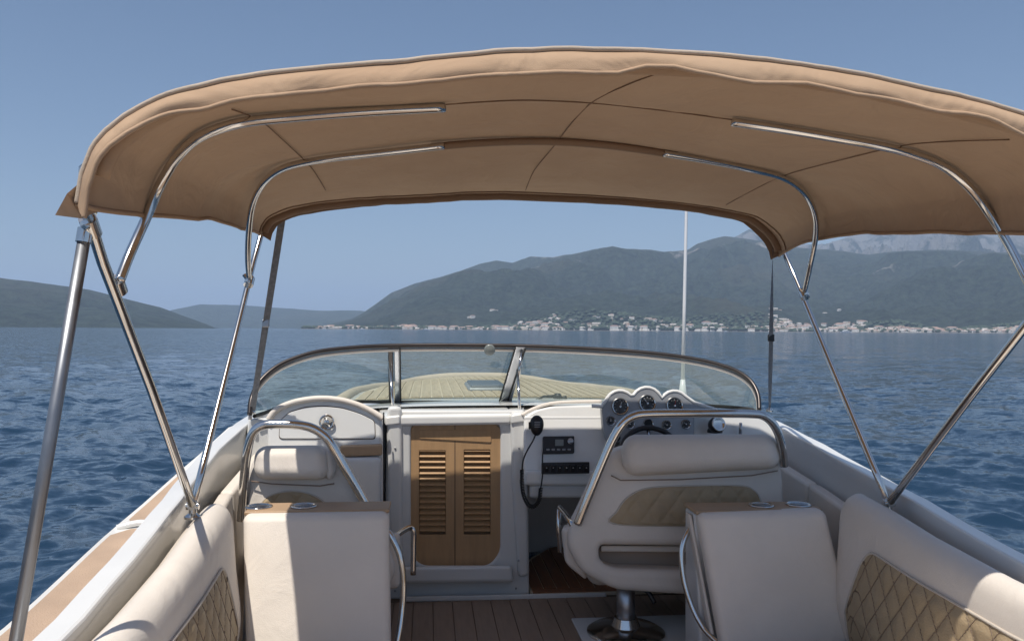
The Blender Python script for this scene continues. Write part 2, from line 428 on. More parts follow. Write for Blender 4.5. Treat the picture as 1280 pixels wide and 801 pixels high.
def ridge(tab, px):
    for a, b in zip(tab, tab[1:]):
        if px <= b[0]:
            t = (px-a[0])/(b[0]-a[0]); t = max(0, t); return a[1]+(b[1]-a[1])*t
    return tab[-1][1]
RANGES = {}
def hill_range(name, tab, ds, dr, material, label, amp=.3, nf=.0011, nx=420, nv=90, p=1.15, back=1.45, seed=0):
    px0, px1 = tab[0][0], tab[-1][0]
    def height(px, v):
        d = ds+v*(dr-ds); g = ray(px, 400); hx = Vector((g.x, g.y)).normalized()
        rp = ridge(tab, px); g2 = ray(px, rp); q = g2.z/math.hypot(g2.x, g2.y)
        Hr = max(0, q*dr+H); X, Yy = hx.x*d, hx.y*d
        if v <= 1: base = Hr*(max(v, 0)**p)
        else: base = Hr*max(0, 1-((v-1)/(back-1))**1.3)
        nn = noise.fractal(Vector((X*nf+seed, Yy*nf, seed*1.7)), .9, 2.1, 7)
        rg = 1-abs(noise.noise(Vector((X*nf*1.7+seed, Yy*nf*1.7, 3.3))))*2
        env = math.sin(min(1, v)*math.pi)**.8 if v < 1 else 0
        z = base+Hr*amp*env*(.6*nn+.35*rg-.1)
        z = min(z, (Hr*d/dr)*.985 if v < .97 else 1e9)
        if v >= .97: z += Hr*.012*noise.fractal(Vector((X*.006, Yy*.006, 1)), 1, 2, 4)
        return X, Yy, z if v > .004 else min(z, -3)
    rows = []
    for i in range(nv+1):
        v = i/nv; v = v**1.25*back if True else v
        rows.append([height(px0+(px1-px0)*j/nx, v) for j in range(nx+1)])
    v, f = grid(rows)
    RANGES[name] = height
    return tag(obj(name, v, f, material, origin=Vector((0, 0, 0))), label, kind='structure')
HG = hill_material('forested_hill', (.040, .054, .036), (.30, .28, .26), (.085, .085, .062), .61, .0022)
HR = hill_material('bare_rock_mountain', (.06, .07, .055), (.24, .235, .225), (.07, .075, .06), .53, .0030)
HG2 = hill_material('distant_forested_hill', (.036, .050, .034), (.26, .24, .22), (.075, .075, .055), .74, .0012)
far = [(860,330),(900,305),(920,297),(937,288),(961,300),(990,306),(1031,305),(1065,294),(1085,288),(1119,284),(1139,280),(1162,283),(1186,281),(1206,285),(1230,293),(1246,295),(1260,293),(1280,293),(1330,300),(1400,290),(1600,310)]
main = [(372,414),(400,408),(440,398),(452,392),(470,380),(490,366),(520,354),(545,348),(575,338),(600,329),(620,325),(640,328),(662,320),(690,321),(720,316),(745,311),(765,307),(785,310),(830,314),(860,311),(870,305),(890,298),(905,295),(930,297),(960,302),(1000,310),(1035,311),(1085,318),(1132,313),(1179,312),(1246,315),(1280,318),(1360,322),(1480,335),(1700,350)]
left = [(-420,330),(-250,325),(-80,340),(0,347),(60,354),(110,361),(160,374),(200,384),(230,395),(258,405),(274,412)]
mid = [(120,411),(180,400),(215,387),(250,380),(300,381),(370,386),(400,388),(450,388),(500,394),(560,406)]
hill_range('rocky_mountains', far, 5700, 8000, HR, 'bare grey rocky mountains fading in haze behind the green hills', amp=.9, nf=.0022, nx=460, nv=90, p=.95, seed=4)
hill_range('hills', main, 2600, 5200, HG, 'long green wooded mountain rising behind the shoreline town', amp=.62, nf=.0014, nx=700, nv=150, p=1.25, seed=1)
hill_range('hills', left, 2900, 3900, HG2, 'dark green headland at the left edge of the bay', amp=.3, nf=.0016, nx=300, nv=60, p=.9, seed=2)
hill_range('hills', mid, 6400, 7600, HG2, 'faint blue distant hill between headland and mountain', amp=.3, nf=.0009, nx=200, nv=40, p=.9, seed=3)
HM = hill_main = None

# ================================================================== TOWN
WALLS = [mat('house_wall_%s' % n, c, .9, var=.08, vscale=.3) for n, c in (('white', (.74, .72, .68)), ('cream', (.62, .56, .46)), ('pink', (.60, .50, .45)), ('grey', (.44, .43, .41)))]
ROOFS = [mat('tile_roof_%s' % n, c, .9, var=.15, vscale=.5) for n, c in (('red', (.36, .24, .19)), ('brown', (.30, .24, .20)), ('pale', (.48, .44, .41)))]
DARKW = mat('dark_window_opening', (.05, .06, .07), .2)
def house_geo(w, d, h, rh, floors, hip):
    mb = MB()
    v, f = box(-w/2, w/2, -d/2, d/2, -8, h); mb.add((v, f), 0)
    e = .6
    a = [(-w/2-e, -d/2-e, h), (w/2+e, -d/2-e, h), (w/2+e, d/2+e, h), (-w/2-e, d/2+e, h), (-w/2*(.55 if hip else 1.05), 0, h+rh), (w/2*(.55 if hip else 1.05), 0, h+rh)]
    mb.add((a, [(0,1,5,4),(2,3,4,5),(1,2,5),(3,0,4),(3,2,1,0)]), 1)
    for fl in range(floors):
        nW = max(2, int(w/3.2))
        for k in range(nW):
            x = -w/2+(k+.5)*w/nW
            mb.add(box(x-.6, x+.6, -d/2-.12, -d/2+.02, 1+fl*3.0, 2.4+fl*3.0), 2)
    return mb
protos = []
for i in range(12):
    w = random.choice([9, 11, 13, 16, 22]); fl = random.choice([1, 2, 2, 3])
    g = house_geo(w, random.uniform(8, 12), fl*3.0+.6, random.uniform(1.8, 3.2), fl, i % 2)
    me = bpy.data.meshes.new('house'); me.from_pydata(g.v, [], g.f)
    for mm in (WALLS[[0,0,1,2,0,3,1,0,0,0,1,0][i]], ROOFS[[0,1,2,0,2,1,0,2,1,2,2,0][i]], DARKW): me.materials.append(mm)
    me.polygons.foreach_set('material_index', g.m); me.update(); protos.append(me)
RG = RANGES['hills'] if False else None
def main_height(px, v): return MAINH(px, v)
def rebuild_height(tab, ds, dr, amp, nf, p, back, seed):
    def height(px, v):
        d = ds+v*(dr-ds); g = ray(px, 400); hx = Vector((g.x, g.y)).normalized()
        g2 = ray(px, ridge(tab, px)); q = g2.z/math.hypot(g2.x, g2.y); Hr = max(0, q*dr+H)
        X, Yy = hx.x*d, hx.y*d; nn = noise.fractal(Vector((X*nf+seed, Yy*nf, seed*1.7)), .9, 2.1, 7)
        rg = 1-abs(noise.noise(Vector((X*nf*1.7+seed, Yy*nf*1.7, 3.3))))*2
        z = Hr*(max(v, 0)**p)+Hr*amp*math.sin(min(1, v)*math.pi)**.8*(.6*nn+.35*rg-.1)
        return Vector((X, Yy, max(1.0, min(z, (Hr*d/dr)*.985))))
    return height
MAINH = rebuild_height(main, 2600, 5200, .62, .0014, 1.25, 1.45, 1)
LEFTH = rebuild_height(left, 2900, 3900, .3, .0016, .9, 1.45, 2)
clusters = [  # px range, share of depth range, how many, words for the place
    ((380, 440), (.0, .035), 34, 'at the far left end of the shoreline town'),
    ((440, 505), (.0, .09), 40, 'in the loose western part of the town'),
    ((505, 560), (.0, .075), 80, 'in the cluster below the left slope'),
    ((560, 640), (.0, .055), 120, 'in the dense town centre on the shore'),
    ((640, 700), (.0, .075), 84, 'on the low rise right of the town centre'),
    ((700, 800), (.0, .05), 40, 'along the sparse shore left of the antenna'),
    ((800, 960), (.0, .035), 70, 'along the shore right of the antenna'),
    ((960, 1080), (.0, .10), 250, 'on the steep built up slope near the helm strap'),
    ((1080, 1285), (.0, .03), 270, 'in the low red roofed waterfront on the right'),
    ((1285, 1400), (.0, .03), 60, 'beyond the right frame'),
]
cands = []
for (a, b), (v0, v1), n, words in clusters:
    for k in range(n):
        px = random.uniform(a, b)
        v = v0+(v1-v0)*.8*random.random()**1.8+.003
        g = MAINH(px, v); me = random.choice(protos)
        cands.append((g.length, g, me, random.uniform(.6, 1.15), random.uniform(-.5, .5)-math.atan2(g.x, g.y), words, px))
for px, py_v, n in ((965, .16, 3), (1040, .2, 2), (590, .12, 3), (620, .15, 2), (75, .0, 0)):
    for k in range(n):
        g = MAINH(px+random.uniform(-10, 10), py_v); cands.append((g.length, g, random.choice(protos), .8, random.uniform(-.4, .4), 'high on the wooded slope above the town', px))
inview = [c for c in cands if c[6] < 1285]
inview.sort(key=lambda c: c[0]/c[3]); single = inview[:300]; rest = inview[300:]+[c for c in cands if c[6] >= 1285]
for _, g, me, s, rz, words, px in single:
    o = bpy.data.objects.new('house', me); C.objects.link(o)
    o.location = g; o.rotation_euler = (0, 0, rz); o.scale = (s*1.15, s, s)
    wn = me.materials[0].name.split('_')[-1]; rn = me.materials[1].name.split('_')[-1]
    tag(o, 'small %s house with %s roof ' % (wn, rn) + words, 'house', 'houses of the town: ' + words)
mb = MB()
for _, g, me, s, rz, words, px in rest:
    T = Matrix.Translation(g) @ Matrix.Rotation(rz, 4, 'Z') @ Matrix.Diagonal((s, s, s, 1))
    wi = WALLS.index(me.materials[0]); ri = 4+ROOFS.index(me.materials[1])
    k = len(mb.v); mb.v += [tuple(T @ v.co) for v in me.vertices]
    for p in me.polygons:
        mb.f.append(tuple(i+k for i in p.vertices)); mb.m.append((wi, ri, 7)[p.material_index])
o = mb.build('town_houses', None, mats=WALLS+ROOFS+[DARKW], smooth=False)
tag(o, 'hundreds of tiny far houses spread through the shoreline town', 'town', kind='stuff')
# shoreline quay and dark tree belts between the houses
rows = []
for px in range(376, 1420, 6):
    g = ray(px, 400); h = Vector((g.x, g.y, 0)).normalized()
    rows.append([h*2590+Vector((0,0,-2)), h*2590+Vector((0,0,1.6)), h*2615+Vector((0,0,1.8)), h*2640+Vector((0,0,-2))])
v, f = grid(rows); tag(obj('waterfront_quay', v, f, mat('quay_stone', (.26, .25, .23), .9, var=.2, vscale=.02), smooth=False), 'long low pale stone quay along the town shore', kind='structure')
TREEM = mat('far_tree_foliage', (.04, .06, .036), .95, var=.35, vscale=.08)
mb = MB()
for k in range(2600):
    px = random.uniform(380, 1400); v = random.random()**1.6*.06+.003
    g = MAINH(px, v); r = random.uniform(3.5, 8)
    vv = []; ff = []
    for i, (z, q) in enumerate(((0, .6), (.45, 1), (.8, .8), (1.15, .25))):
        for j in range(6):
            a = j*math.pi/3+i*.5; e = q*r*random.uniform(.75, 1.2)
            vv.append(g+Vector((math.cos(a)*e*1.3, math.sin(a)*e, z*r*1.2)))
    for i in range(3):
        for j in range(6): ff.append((i*6+j, i*6+(j+1) % 6, (i+1)*6+(j+1) % 6, (i+1)*6+j))
    ff.append(tuple(18+j for j in range(6))); mb.add((vv, ff))
tag(mb.build('tree_belt', TREEM), 'dark green trees scattered between the town houses', 'trees', kind='stuff')
# a few white boats off the town
BOATW = mat('far_boat_white', (.8, .8, .8), .4, var=.02)
for px, L, words in ((405, 14, 'small white boat off the far left end of town'), (453, 18, 'white motor yacht off the western shore, left of centre'), (533, 22, 'white yacht moored before the town cluster left of the centre pane'), (637, 13, 'small white boat near the town centre quay'), (908, 14, 'small white boat off the shore right of the antenna'), (1058, 34, 'long white ferry at the foot of the built up slope')):
    g = ray(px, 400); c = Vector((g.x, g.y, 0)).normalized()*2480
    t = thing('far_boat', words, 'boat', c, 'white boats off the town')
    hull = []
    for i in range(9):
        u = i/8; x = (u-.5)*L; w_ = L*.13*(1-u**4)*(.85+.15*u); z = L*.075*(1+.5*u*u)
        hull.append([c+Vector((x, -w_*.6, -1)), c+Vector((x, -w_, z)), c+Vector((x, w_, z)), c+Vector((x, w_*.6, -1))])
    v, f = grid(hull); f.append((0,1,2,3)); obj('hull', v, f, BOATW, t, smooth=False)
    mb = MB(); mb.add(box(c.x-L*.3, c.x+L*.22, c.y-L*.09, c.y+L*.09, L*.07, L*.17)); mb.add(box(c.x-L*.2, c.x+L*.08, c.y-L*.07, c.y+L*.07, L*.17, L*.23))
    mb.build('cabin', BOATW, t, smooth=False)
    obj('window', *box(c.x-L*.27, c.x+L*.19, c.y-L*.094, c.y+L*.094, L*.115, L*.15), DARKW, t, smooth=False)

# ================================================================== MOTORBOAT
boat = thing('motorboat', 'white open motorboat seen from its cockpit with teak foredeck and cabin door', 'motorboat', (CX, 3, ZF))
IN = [(-1.4, 1.34, -.80), (1.2, 1.36, -.79), (2.1, 1.38, -.765), (2.6, 1.40, -.72), (3.06, 1.42, -.665), (3.6, 1.475, -.63), (4.1, 1.50, -.58), (4.55, 1.47, -.52), (4.9, 1.44, -.49)]
OUT = [(-1.4, 1.62, -.90), (1.2, 1.66, -.88), (2.35, 1.69, -.86), (3.43, 1.745, -.80), (4.19, 1.665, -.66), (4.55, 1.60, -.56), (5.2, 1.52, -.55), (6.2, 1.38, -.55), (7.2, 1.10, -.55), (8.0, .75, -.54), (8.6, .35, -.53), (8.85, .02, -.52)]
ys = sorted(set([round(-1.4+i*.2, 2) for i in range(31)]+[4.55, 4.7, 4.9]))
for s in (-1, 1):
    rows = []
    for y in ys:
        if y > 4.9: continue
        hi, zi = interp(IN, y), interp(IN, y, 2)+H; ho, zo = interp(OUT, y), interp(OUT, y, 2)+H
        if s > 0: zo -= .03
        top = hi+.085; ho = max(ho, top+.03); dk = max(top+.012, min(ho-.02, top+.02))
        prof = [(ho-.02, zo-.035), (ho, zo-.02), (ho, zo), (ho-.012, zo+.012), (ho-.03, zo+.004), (dk, zo+.004), (top+.003, min(zi-.018, zo+.02)), (top, zi-.015), (top-.010, zi-.002), (hi+.010, zi+.004), (hi+.003, zi+.001), (hi, zi-.006), (hi+.002, zi-.05), (hi+.002, zi-.14), (hi-.05, ZF+.35), (hi-.10, ZF-.02)]
        rows.append([(CX+s*a, y, b) for a, b in prof])
    v, f = grid(rows)
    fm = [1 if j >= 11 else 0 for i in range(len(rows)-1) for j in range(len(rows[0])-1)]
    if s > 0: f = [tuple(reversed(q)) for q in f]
    obj('coaming', v, f, None, boat, mats=[GEL, LINER_SHADE if s < 0 else GELG], fmat=fm, sharp=28)
# hull sides and bottom
hy = [-1.4+i*.4 for i in range(24)]+[8.3, 8.6, 8.75, 8.84]
rows = []
for y in sorted(hy):
    if y > 8.84: continue
    ho, zo = interp(OUT, y), interp(OUT, y, 2)+H-.045
    row = []
    for s in (-1, 1):
        pr = [(ho-.012, zo), (ho-.03, zo-.1), (ho*.93, zo-.45), (ho*.86, .25), (ho*.75, -.05), (ho*.4, -.35), (0, -.55)]
        row += [(CX+s*a, y, b) for a, b in (pr if s < 0 else reversed(pr[:-1]))]
    rows.append(row)
v, f = grid(rows); f.append(tuple(range(13)))
obj('hull', v, f, GEL, boat, sharp=40)
rubs = MB()
for s in (-1, 1):
    rubs.add(tube([(CX+s*(interp(OUT, y)+.004), y, interp(OUT, y, 2)+H-.035-(.03 if s > 0 and y < 4.95 else 0)) for y in [-1.4+.25*i for i in range(42)] if y < 8.84], .018, 8))
rubs.build('rub_rail', WHITEP, boat)
# tan non-skid panels on the side decks
def side_panel(s, y0, y1, r0=.03):
    rows = []; n = max(6, int((y1-y0)/.08))
    for i in range(n+1):
        y = y0+(y1-y0)*i/n; hi = interp(IN, y)+.085+.006; ho = interp(OUT, y)-.026
        e = min(i/n, 1-i/n)*(y1-y0); sh = max(0, 1-(e/.025))**2*.3 if e < .025 else 0
        wdt = max(.004, ho-hi); a, b = hi+wdt*sh, ho-wdt*sh
        z = interp(OUT, y, 2)+H+.0095-(.03 if s > 0 else 0)
        rows.append([(CX+s*(a+(b-a)*k/4), y, z) for k in range(5)])
    v, f = grid(rows)
    if s < 0: f = [tuple(reversed(q)) for q in f]
    return obj('nonskid_panel', v, f, DECKT, boat)
for s in (-1, 1):
    for a, b in ((-1.3, .9), (.96, 3.315), (3.365, 4.02)): side_panel(s, a, b)
    yj = 3.34; a = interp(IN, yj)+.085; b = interp(OUT, yj); z = interp(OUT, yj, 2)+H
    obj('deck_divider', *tube(crom([(CX+s*(a+.005), yj+.01, z+.006), (CX+s*(a+b)/2, yj+.012, z+.022), (CX+s*(b-.02), yj-.01, z+.008)], 6), .013, 8), GEL, boat)
# cockpit floor: base and planks
obj('floor_base', *box(CX-1.32, CX+1.32, -1.4, 4.75, ZF-.05, ZF-.008), CAULKD, boat, smooth=False)
x = CX-1.3
while x < CX+1.3:
    wd = .105
    obj('floor_plank', *box(x, min(x+wd-.004, CX+1.31), -1.35, 4.42, ZF-.02, ZF+random.uniform(-.0006, .0006)), TEAKF, boat, smooth=False); x += wd
obj('transom', *box(CX-1.6, CX+1.6, -1.5, -1.38, ZF-.4, H-.85), GEL, boat, smooth=False)

# ---- foredeck
ZD = H-.455
def deck_half(y): return interp(OUT, y)-.02
rows = []
fy = [4.3, 4.45, 4.6, 4.8, 5.0, 5.3, 5.6, 6, 6.4, 6.8, 7.2, 7.6, 8.0, 8.3, 8.6, 8.8]
for y in fy:
    w_ = deck_half(y); row = []
    for j in range(33):
        t = -1+2*j/32; edge = interp(OUT, y, 2)+H-.01
        z = ZD-(ZD-edge)*abs(t)**3.2-max(0, y-6.5)**2*.012*(1-abs(t)**3.2)
        row.append((CX+t*w_, y, z))
    rows.append(row)
rows = [r for r in rows if r[0][1] >= 4.8]
v, f = grid(rows); obj('foredeck', v, f, GEL, boat)
def deck_z(x, y):
    w_ = deck_half(y); t = max(-1, min(1, (x-CX)/w_)); edge = interp(OUT, y, 2)+H-.01
    return ZD-(ZD-edge)*abs(t)**3.2-max(0, y-6.5)**2*.012*(1-abs(t)**3.2)
def teak_half(y): return .98*math.sqrt(max(0, 1-((y-5.2)/2.9)**4)) if y < 8.1 else 0
rows = []
for i in range(30):
    y = 5.32+i*(2.74/29); hw = teak_half(y)+.012
    rows.append([(CX+(-1+2*j/14)*hw, y, deck_z(CX+(-1+2*j/14)*hw, y)+.006) for j in range(15)])
v, f = grid(rows); obj('caulking', v, f, CAULK, boat)
x = CX-.97
while x < CX+.96:
    xc = x+.03; dx = abs(xc-CX)
    if dx < .975:
        y1 = 5.2+2.9*(1-(min(dx+.03, .979)/.98)**2)**.25-.03
        n = 10; rws = []
        for i in range(n+1):
            y = 5.35+(y1-5.35)*i/n
            za, zb = deck_z(x, y)+.013, deck_z(x+.06, y)+.013
            rws.append([(x, y, za-.012), (x, y, za), (x+.06, y, zb), (x+.06, y, zb-.012)])
        if y1 > 5.6:
            v, f = grid(rws); f += [(0,1,2,3), tuple(4*n+i for i in (3,2,1,0))]
            obj('plank', v, f, TEAKD, boat, smooth=False)
    x += .072
# raised toe rim round the teak
rim = []
for i in range(61):
    a = math.pi*i/60; ca, sa = math.cos(a), math.sin(a)
    xx = CX-1.08*math.copysign(abs(ca)**.7, ca); yy = 5.35+2.85*abs(sa)**.55
    rim.append(Vector((xx, yy, deck_z(xx, yy)+.018)))
obj('toe_rail', *tube(rim, .04, 8, flat=.8), CANVASD, boat)
hx = on((Vector((0,0,ZD)), Vector((0,0,1))), 607, 486)
ht = thing('foredeck_hatch', None, None, (hx.x, hx.y, ZD), parent=boat)
obj('hatch_frame', *rb(hx.x-.15, hx.x+.15, hx.y-.33, hx.y+.33, ZD-.01, ZD+.035, .02, mseg=2), GREYP, ht)
obj('hatch_lid', *rb(hx.x-.13, hx.x+.13, hx.y-.31, hx.y+.31, ZD+.02, ZD+.05, .014, mseg=2), HATCHG, ht)
# wiper on the deck in front of the glass
wp = P(697, 498, Y=5.28)
wi = MB(); wi.add(disc(wp, (0,0,1), [(.0, -.02), (.028, -.02), (.028, .02), (.018, .035), (0, .035)], 16))
wi.add(tube([wp+Vector((0,0,.02)), wp+Vector((-.1, -.02, .015)), P(668, 501, Y=5.22)], .008, 8)); wi.add(tube([wp+Vector((.02,0,0)), wp+Vector((.06, -.01, .01))], .012, 8))
wi.build('wiper', BLACK, boat)

# ---- windscreen: a part with panes and frames
TOPR = [(312,518,4.42),(314,500,4.46),(322,481,4.52),(338,464,4.58),(360,451,4.64),(395,440,4.71),(440,434.5,4.78),(492,432,4.84),(570,431.5,4.87),(655,432.5,4.87),(740,436,4.85),(810,441,4.81),(870,449,4.76),(912,460,4.70),(936,474,4.64),(947,492,4.57),(949,512,4.5)]
BASR = [(318,521,4.46),(330,517,4.62),(352,510,4.82),(395,504,4.98),(440,502.5,5.06),(492,503,5.10),(570,503.5,5.13),(636,503.5,5.14),(740,504,5.12),(800,505,5.06),(850,507,4.99),(890,508,4.9),(918,510,4.8),(936,512,4.68),(944,514,4.58)]
top = crom([P(a, b, Y=y) for a, b, y in TOPR], 8); bas = crom([P(a, b, Y=y) for a, b, y in BASR], 8)
ws = thing('windscreen', None, None, (CX, 4.8, H-.45), parent=boat)
def resample(c, n, i0=0, i1=None):
    c = c[i0:i1]; L = [0]
    for a, b in zip(c, c[1:]): L.append(L[-1]+(b-a).length)
    out = []; k = 0
    for i in range(n):
        t = L[-1]*i/(n-1)
        while k < len(L)-2 and L[k+1] < t: k += 1
        u = (t-L[k])/max(1e-9, L[k+1]-L[k]); out.append(c[k].lerp(c[k+1], u))
    return out
def nearest(c, p): return min(range(len(c)), key=lambda i: (c[i]-p).length)
def split_idx(px_t, px_b):
    a = nearest(top, P(px_t[0], px_t[1], Y=4.86)); b = nearest(bas, P(px_b[0], px_b[1], Y=5.12)); return a, b
aL, bL = split_idx((491, 432), (491, 503)); aR, bR = split_idx((652, 432), (634, 503.5))
def pane(a0, a1, b0, b1, n):
    T = resample(top, n, a0, a1); B = resample(bas, n, b0, b1); rows = []
    for i in range(7):
        u = i/6; rows.append([B[k].lerp(T[k], u)+Vector((0, .03, 0))*math.sin(u*math.pi)*1.0 for k in range(n)])
    thick = [[p+Vector((0, .006, 0)) for p in r] for r in rows]
    mb = MB(); mb.add(grid(rows)); v2, f2 = grid(thick)
    return mb, rows
for a0, a1, b0, b1, n in ((0, aL+1, 0, bL+1, 40), (aL, aR+1, bL, bR+1, 16), (aR, None, bR, None, 44)):
    mb, rows = pane(a0, a1, b0, b1, n); mb.build('glass_pane', GLASS, ws)
RAILB = mat('windscreen_rail_steel', (.07, .062, .06), .34, metal=.8, var=.05, vscale=10)
obj('top_rail', *tube(top, .0135, 10), RAILB, ws)
low = [p+Vector((0, .012, -.026)) for p in top]
obj('rail_gasket', *tube(low, .010, 8, flat=1.1), mat('cream_rail_gasket', (.62, .56, .5), .5), ws)
obj('base_gasket', *tube([p+Vector((0, 0, .004)) for p in bas], .011, 8), DARKR, ws)
for a_, b_, c_, d_, mm in (((485,433),(491,433),(492,504),(486,504),RAILB), ((492.5,433),(499,433),(500.5,504),(493.5,504),STEELD), ((644.5,434),(658,434),(639,504.5),(624,504.5),STEELD)):
    q = [P(*a_, Y=4.845), P(*b_, Y=4.845), P(*c_, Y=5.10), P(*d_, Y=5.10)]; th = Vector((0, .022, 0))
    obj('mullion', *rbox([*q, *[p+th for p in q]], .006, k=2, mseg=4), mm, ws)
for a_, b_ in (((644,435),(623.5,504)), ((657,435),(634,504)), ((500,435),(501,504))):
    obj('mullion_seal', *tube([P(*a_, Y=4.835), P(*b_, Y=5.09)], .005, 6), DARKR, ws)
for a, b in (((487, 452, 4.80), (492, 516, 4.62)), ((647, 462, 4.83), (649.5, 512, 4.66)), ((652, 436, 4.86), (648, 474, 4.8))):
    obj('support_rod', *tube([P(*a[:2], Y=a[2]), P(*b[:2], Y=b[2])], .0085, 8), STEEL, ws)
for px, py in ((612, 437),):
    p = P(px, py, Y=4.83); obj('screen_light', *disc(p, (0, -1, -.2), [(0, .0), (.034, 0), (.034, .006), (.026, .012), (0, .013)], 20), LCD, ws)

# ---- central bulkhead, hatch and cabin door
PB = plane_at(4.5)
door_ol = [(513,530),(626,530),(626,690),(612,708),(527,708),(513,694)]
bulk = pxplate([(484,513),(656,513),(659,600),(662,746),(480,749),(482,620)], PB, .10, .012, rnd=.015, hr=.05, holes=[[(513.5,528),(625.5,528),(625.5,690),(612,707),(527,707),(513.5,694)]])
obj('bulkhead', *bulk, GELG, boat, sharp=45)
# pillars
for pts in ([(484,508),(502,508),(503,640),(504,700),(489,712),(484,640)], [(638,516),(656,514),(661,640),(662,720),(648,722),(640,600)]):
    pl = plane_at(4.47); obj('pillar', *pxplate(pts, pl, .06, .02, rnd=.03, res=4), GELG, boat, sharp=50)
obj('door_sill', *rbox([P(500,708,Y=4.38),P(640,706,Y=4.38),P(642,727,Y=4.38),P(498,729,Y=4.38),P(500,708,Y=4.5),P(640,706,Y=4.5),P(642,727,Y=4.5),P(498,729,Y=4.5)], .02), GELG, boat)
obj('kick_board', *rbox([P(505,745,Y=4.42),P(758,740,Y=4.42),P(758,748,Y=4.42),P(505,752,Y=4.42),P(505,745,Y=4.55),P(758,740,Y=4.55),P(758,748,Y=4.55),P(505,752,Y=4.55)], .01, mseg=2), GELG, boat)
for px, py in ((645, 735), (494, 738), (494, 560), (648, 700), (649, 560)):
    c = P(px, py, Y=4.467 if py < 730 else 4.497); obj('screw', *disc(c, (0,-1,0), [(.006, 0), (.005, .0025), (0, .003)], 10), STEELD, boat)
# sliding hatch above the door
hat = rbox([P(499,519,Y=4.475),P(640,517,Y=4.475),P(639,531,Y=4.475),P(500,533,Y=4.475),P(500,506,Y=5.02),P(634,505,Y=5.02),P(634,515,Y=5.02),P(500,516,Y=5.02)], .02, mseg=8)
o = obj('sliding_hatch', *hat, GEL, boat)
for px in (516, 602):
    p = P(px, 507.5, Y=4.98); obj('hinge', *rb(p.x-.03, p.x+.03, p.y-.02, p.y+.01, p.z-.01, p.z+.012, .005, mseg=2), STEEL, o)
p = P(615, 513.5, Y=4.66); obj('latch', *rb(p.x-.03, p.x+.03, p.y-.012, p.y+.012, p.z-.01, p.z+.006, .004, mseg=2), DARKR, o)
# dash panels either side of the hatch top
for q in ([(482,521),(500,519),(500,506),(470,507)], [(639,519),(656,516),(655,505),(634,505)]):
    yy = (4.46, 4.46, 5.05, 5.05); pts = [P(a, b, Y=y) for (a, b), y in zip(q, yy)]
    obj('dash_top', *rbox([pts[0], pts[1], pts[1]-Vector((0,0,.05)), pts[0]-Vector((0,0,.05)), pts[3], pts[2], pts[2]-Vector((0,0,.05)), pts[3]-Vector((0,0,.05))], .01, mseg=3), GEL, boat)
door = thing('cabin_door', None, None, P(570, 708, Y=4.56), parent=boat)
PD = plane_at(4.512)
holes = [[(524,563),(557,563),(557,668),(524,668)], [(580,562),(613,562),(613,668),(580,668)]]
obj('door_panel', *pxplate(door_ol, PD, .022, .003, rnd=.05, holes=holes, res=1, hr=.004), DOORW, door, sharp=40)
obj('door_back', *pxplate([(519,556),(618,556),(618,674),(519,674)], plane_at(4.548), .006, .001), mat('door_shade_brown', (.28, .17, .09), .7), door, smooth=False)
for (x0, x1) in ((524, 557), (580, 613)):
    for k in range(15):
        py = 563.6+k*7.1
        a = P(x0+.4, py, Y=4.513); b = P(x1-.4, py, Y=4.513)
        v = [a+Vector((0,0,.0)), b, b+Vector((0, .026, .022)), a+Vector((0, .026, .022))]
        v = [Vector(q) for q in v]; v += [q+Vector((0,.004,-.006)) for q in v]
        obj('slat', v, [(0,1,2,3),(7,6,5,4),(0,4,5,1),(2,6,7,3),(1,5,6,2),(0,3,7,4)], DOORW, door, smooth=False)
obj('door_rail', *pxplate([(524,537),(614,537),(614,553),(524,548)], plane_at(4.507), .006, .002, rnd=.008), DOORW, door)
obj('door_seam', *pxplate([(568.2,531),(569.2,531),(569.2,707),(568.2,707)], plane_at(4.5108), .001, .0002), SEAMM, door, smooth=False)

# ---- port console with arched glove box
PC = plane_at(4.42, R(6), H-.5)
arch = [(334,532),(338,518),(352,508),(372,500.5),(398,497),(422,498),(446,504),(464,512),(478,522),(479,640),(332,640)]
obj('port_console', *pxplate(arch, PC, .30, .02, rnd=.02, res=4), GEL, boat, sharp=50)
lip = crom([on(PC, a, b, .012) for a, b in ((336,524),(346,512),(368,502.5),(397,498),(424,499.5),(448,506),(466,514.5),(479,523))], 8)
obj('console_lip', *tube(lip, .016, 10), VINYL, boat)
gb = thing('glove_box', None, None, on(PC, 405, 550), parent=boat)
gp = [(349,548),(350,526),(362,515),(382,509),(403,507.5),(428,510),(450,517),(468,526),(469,548)]
obj('glove_box_seam', *pxplate([(a+(405-a)*-.012, b+(530-b)*-.05) for a, b in gp], (PC[0]+PC[1]*.002, PC[1]), .004, .0008, rnd=.02), SEAMM, gb, smooth=False)
obj('glove_box_door', *pxplate(gp, (PC[0]+PC[1]*.007, PC[1]), .008, .003, rnd=.02), GEL, gb, sharp=45)
c = on(PC, 409, 527, .012)
mb = MB(); mb.add(tube([c+Vector((math.cos(a)*.036, -.012, math.sin(a)*.036)) for a in [k*math.pi/12 for k in range(24)]], .006, 8, closed=True))
for k in range(4):
    a = k*math.pi/2+.5; mb.add(tube([c+Vector((0,-.01,0)), c+Vector((math.cos(a)*.036, -.012, math.sin(a)*.036))], .005, 6))
mb.add(disc(c, PC[1], [(0, -.01), (.026, -.01), (.02, .006), (.012, .018), (0, .02)], 20)); mb.build('latch', STEEL, gb, sharp=40)
obj('tan_ledge', *rbox([P(425,558,Y=4.33),P(478,556,Y=4.33),P(478,569,Y=4.33),P(425,571,Y=4.33),P(425,556,Y=4.42),P(478,554,Y=4.42),P(478,567,Y=4.42),P(425,569,Y=4.42)], .01, mseg=3), TRAYM, boat)
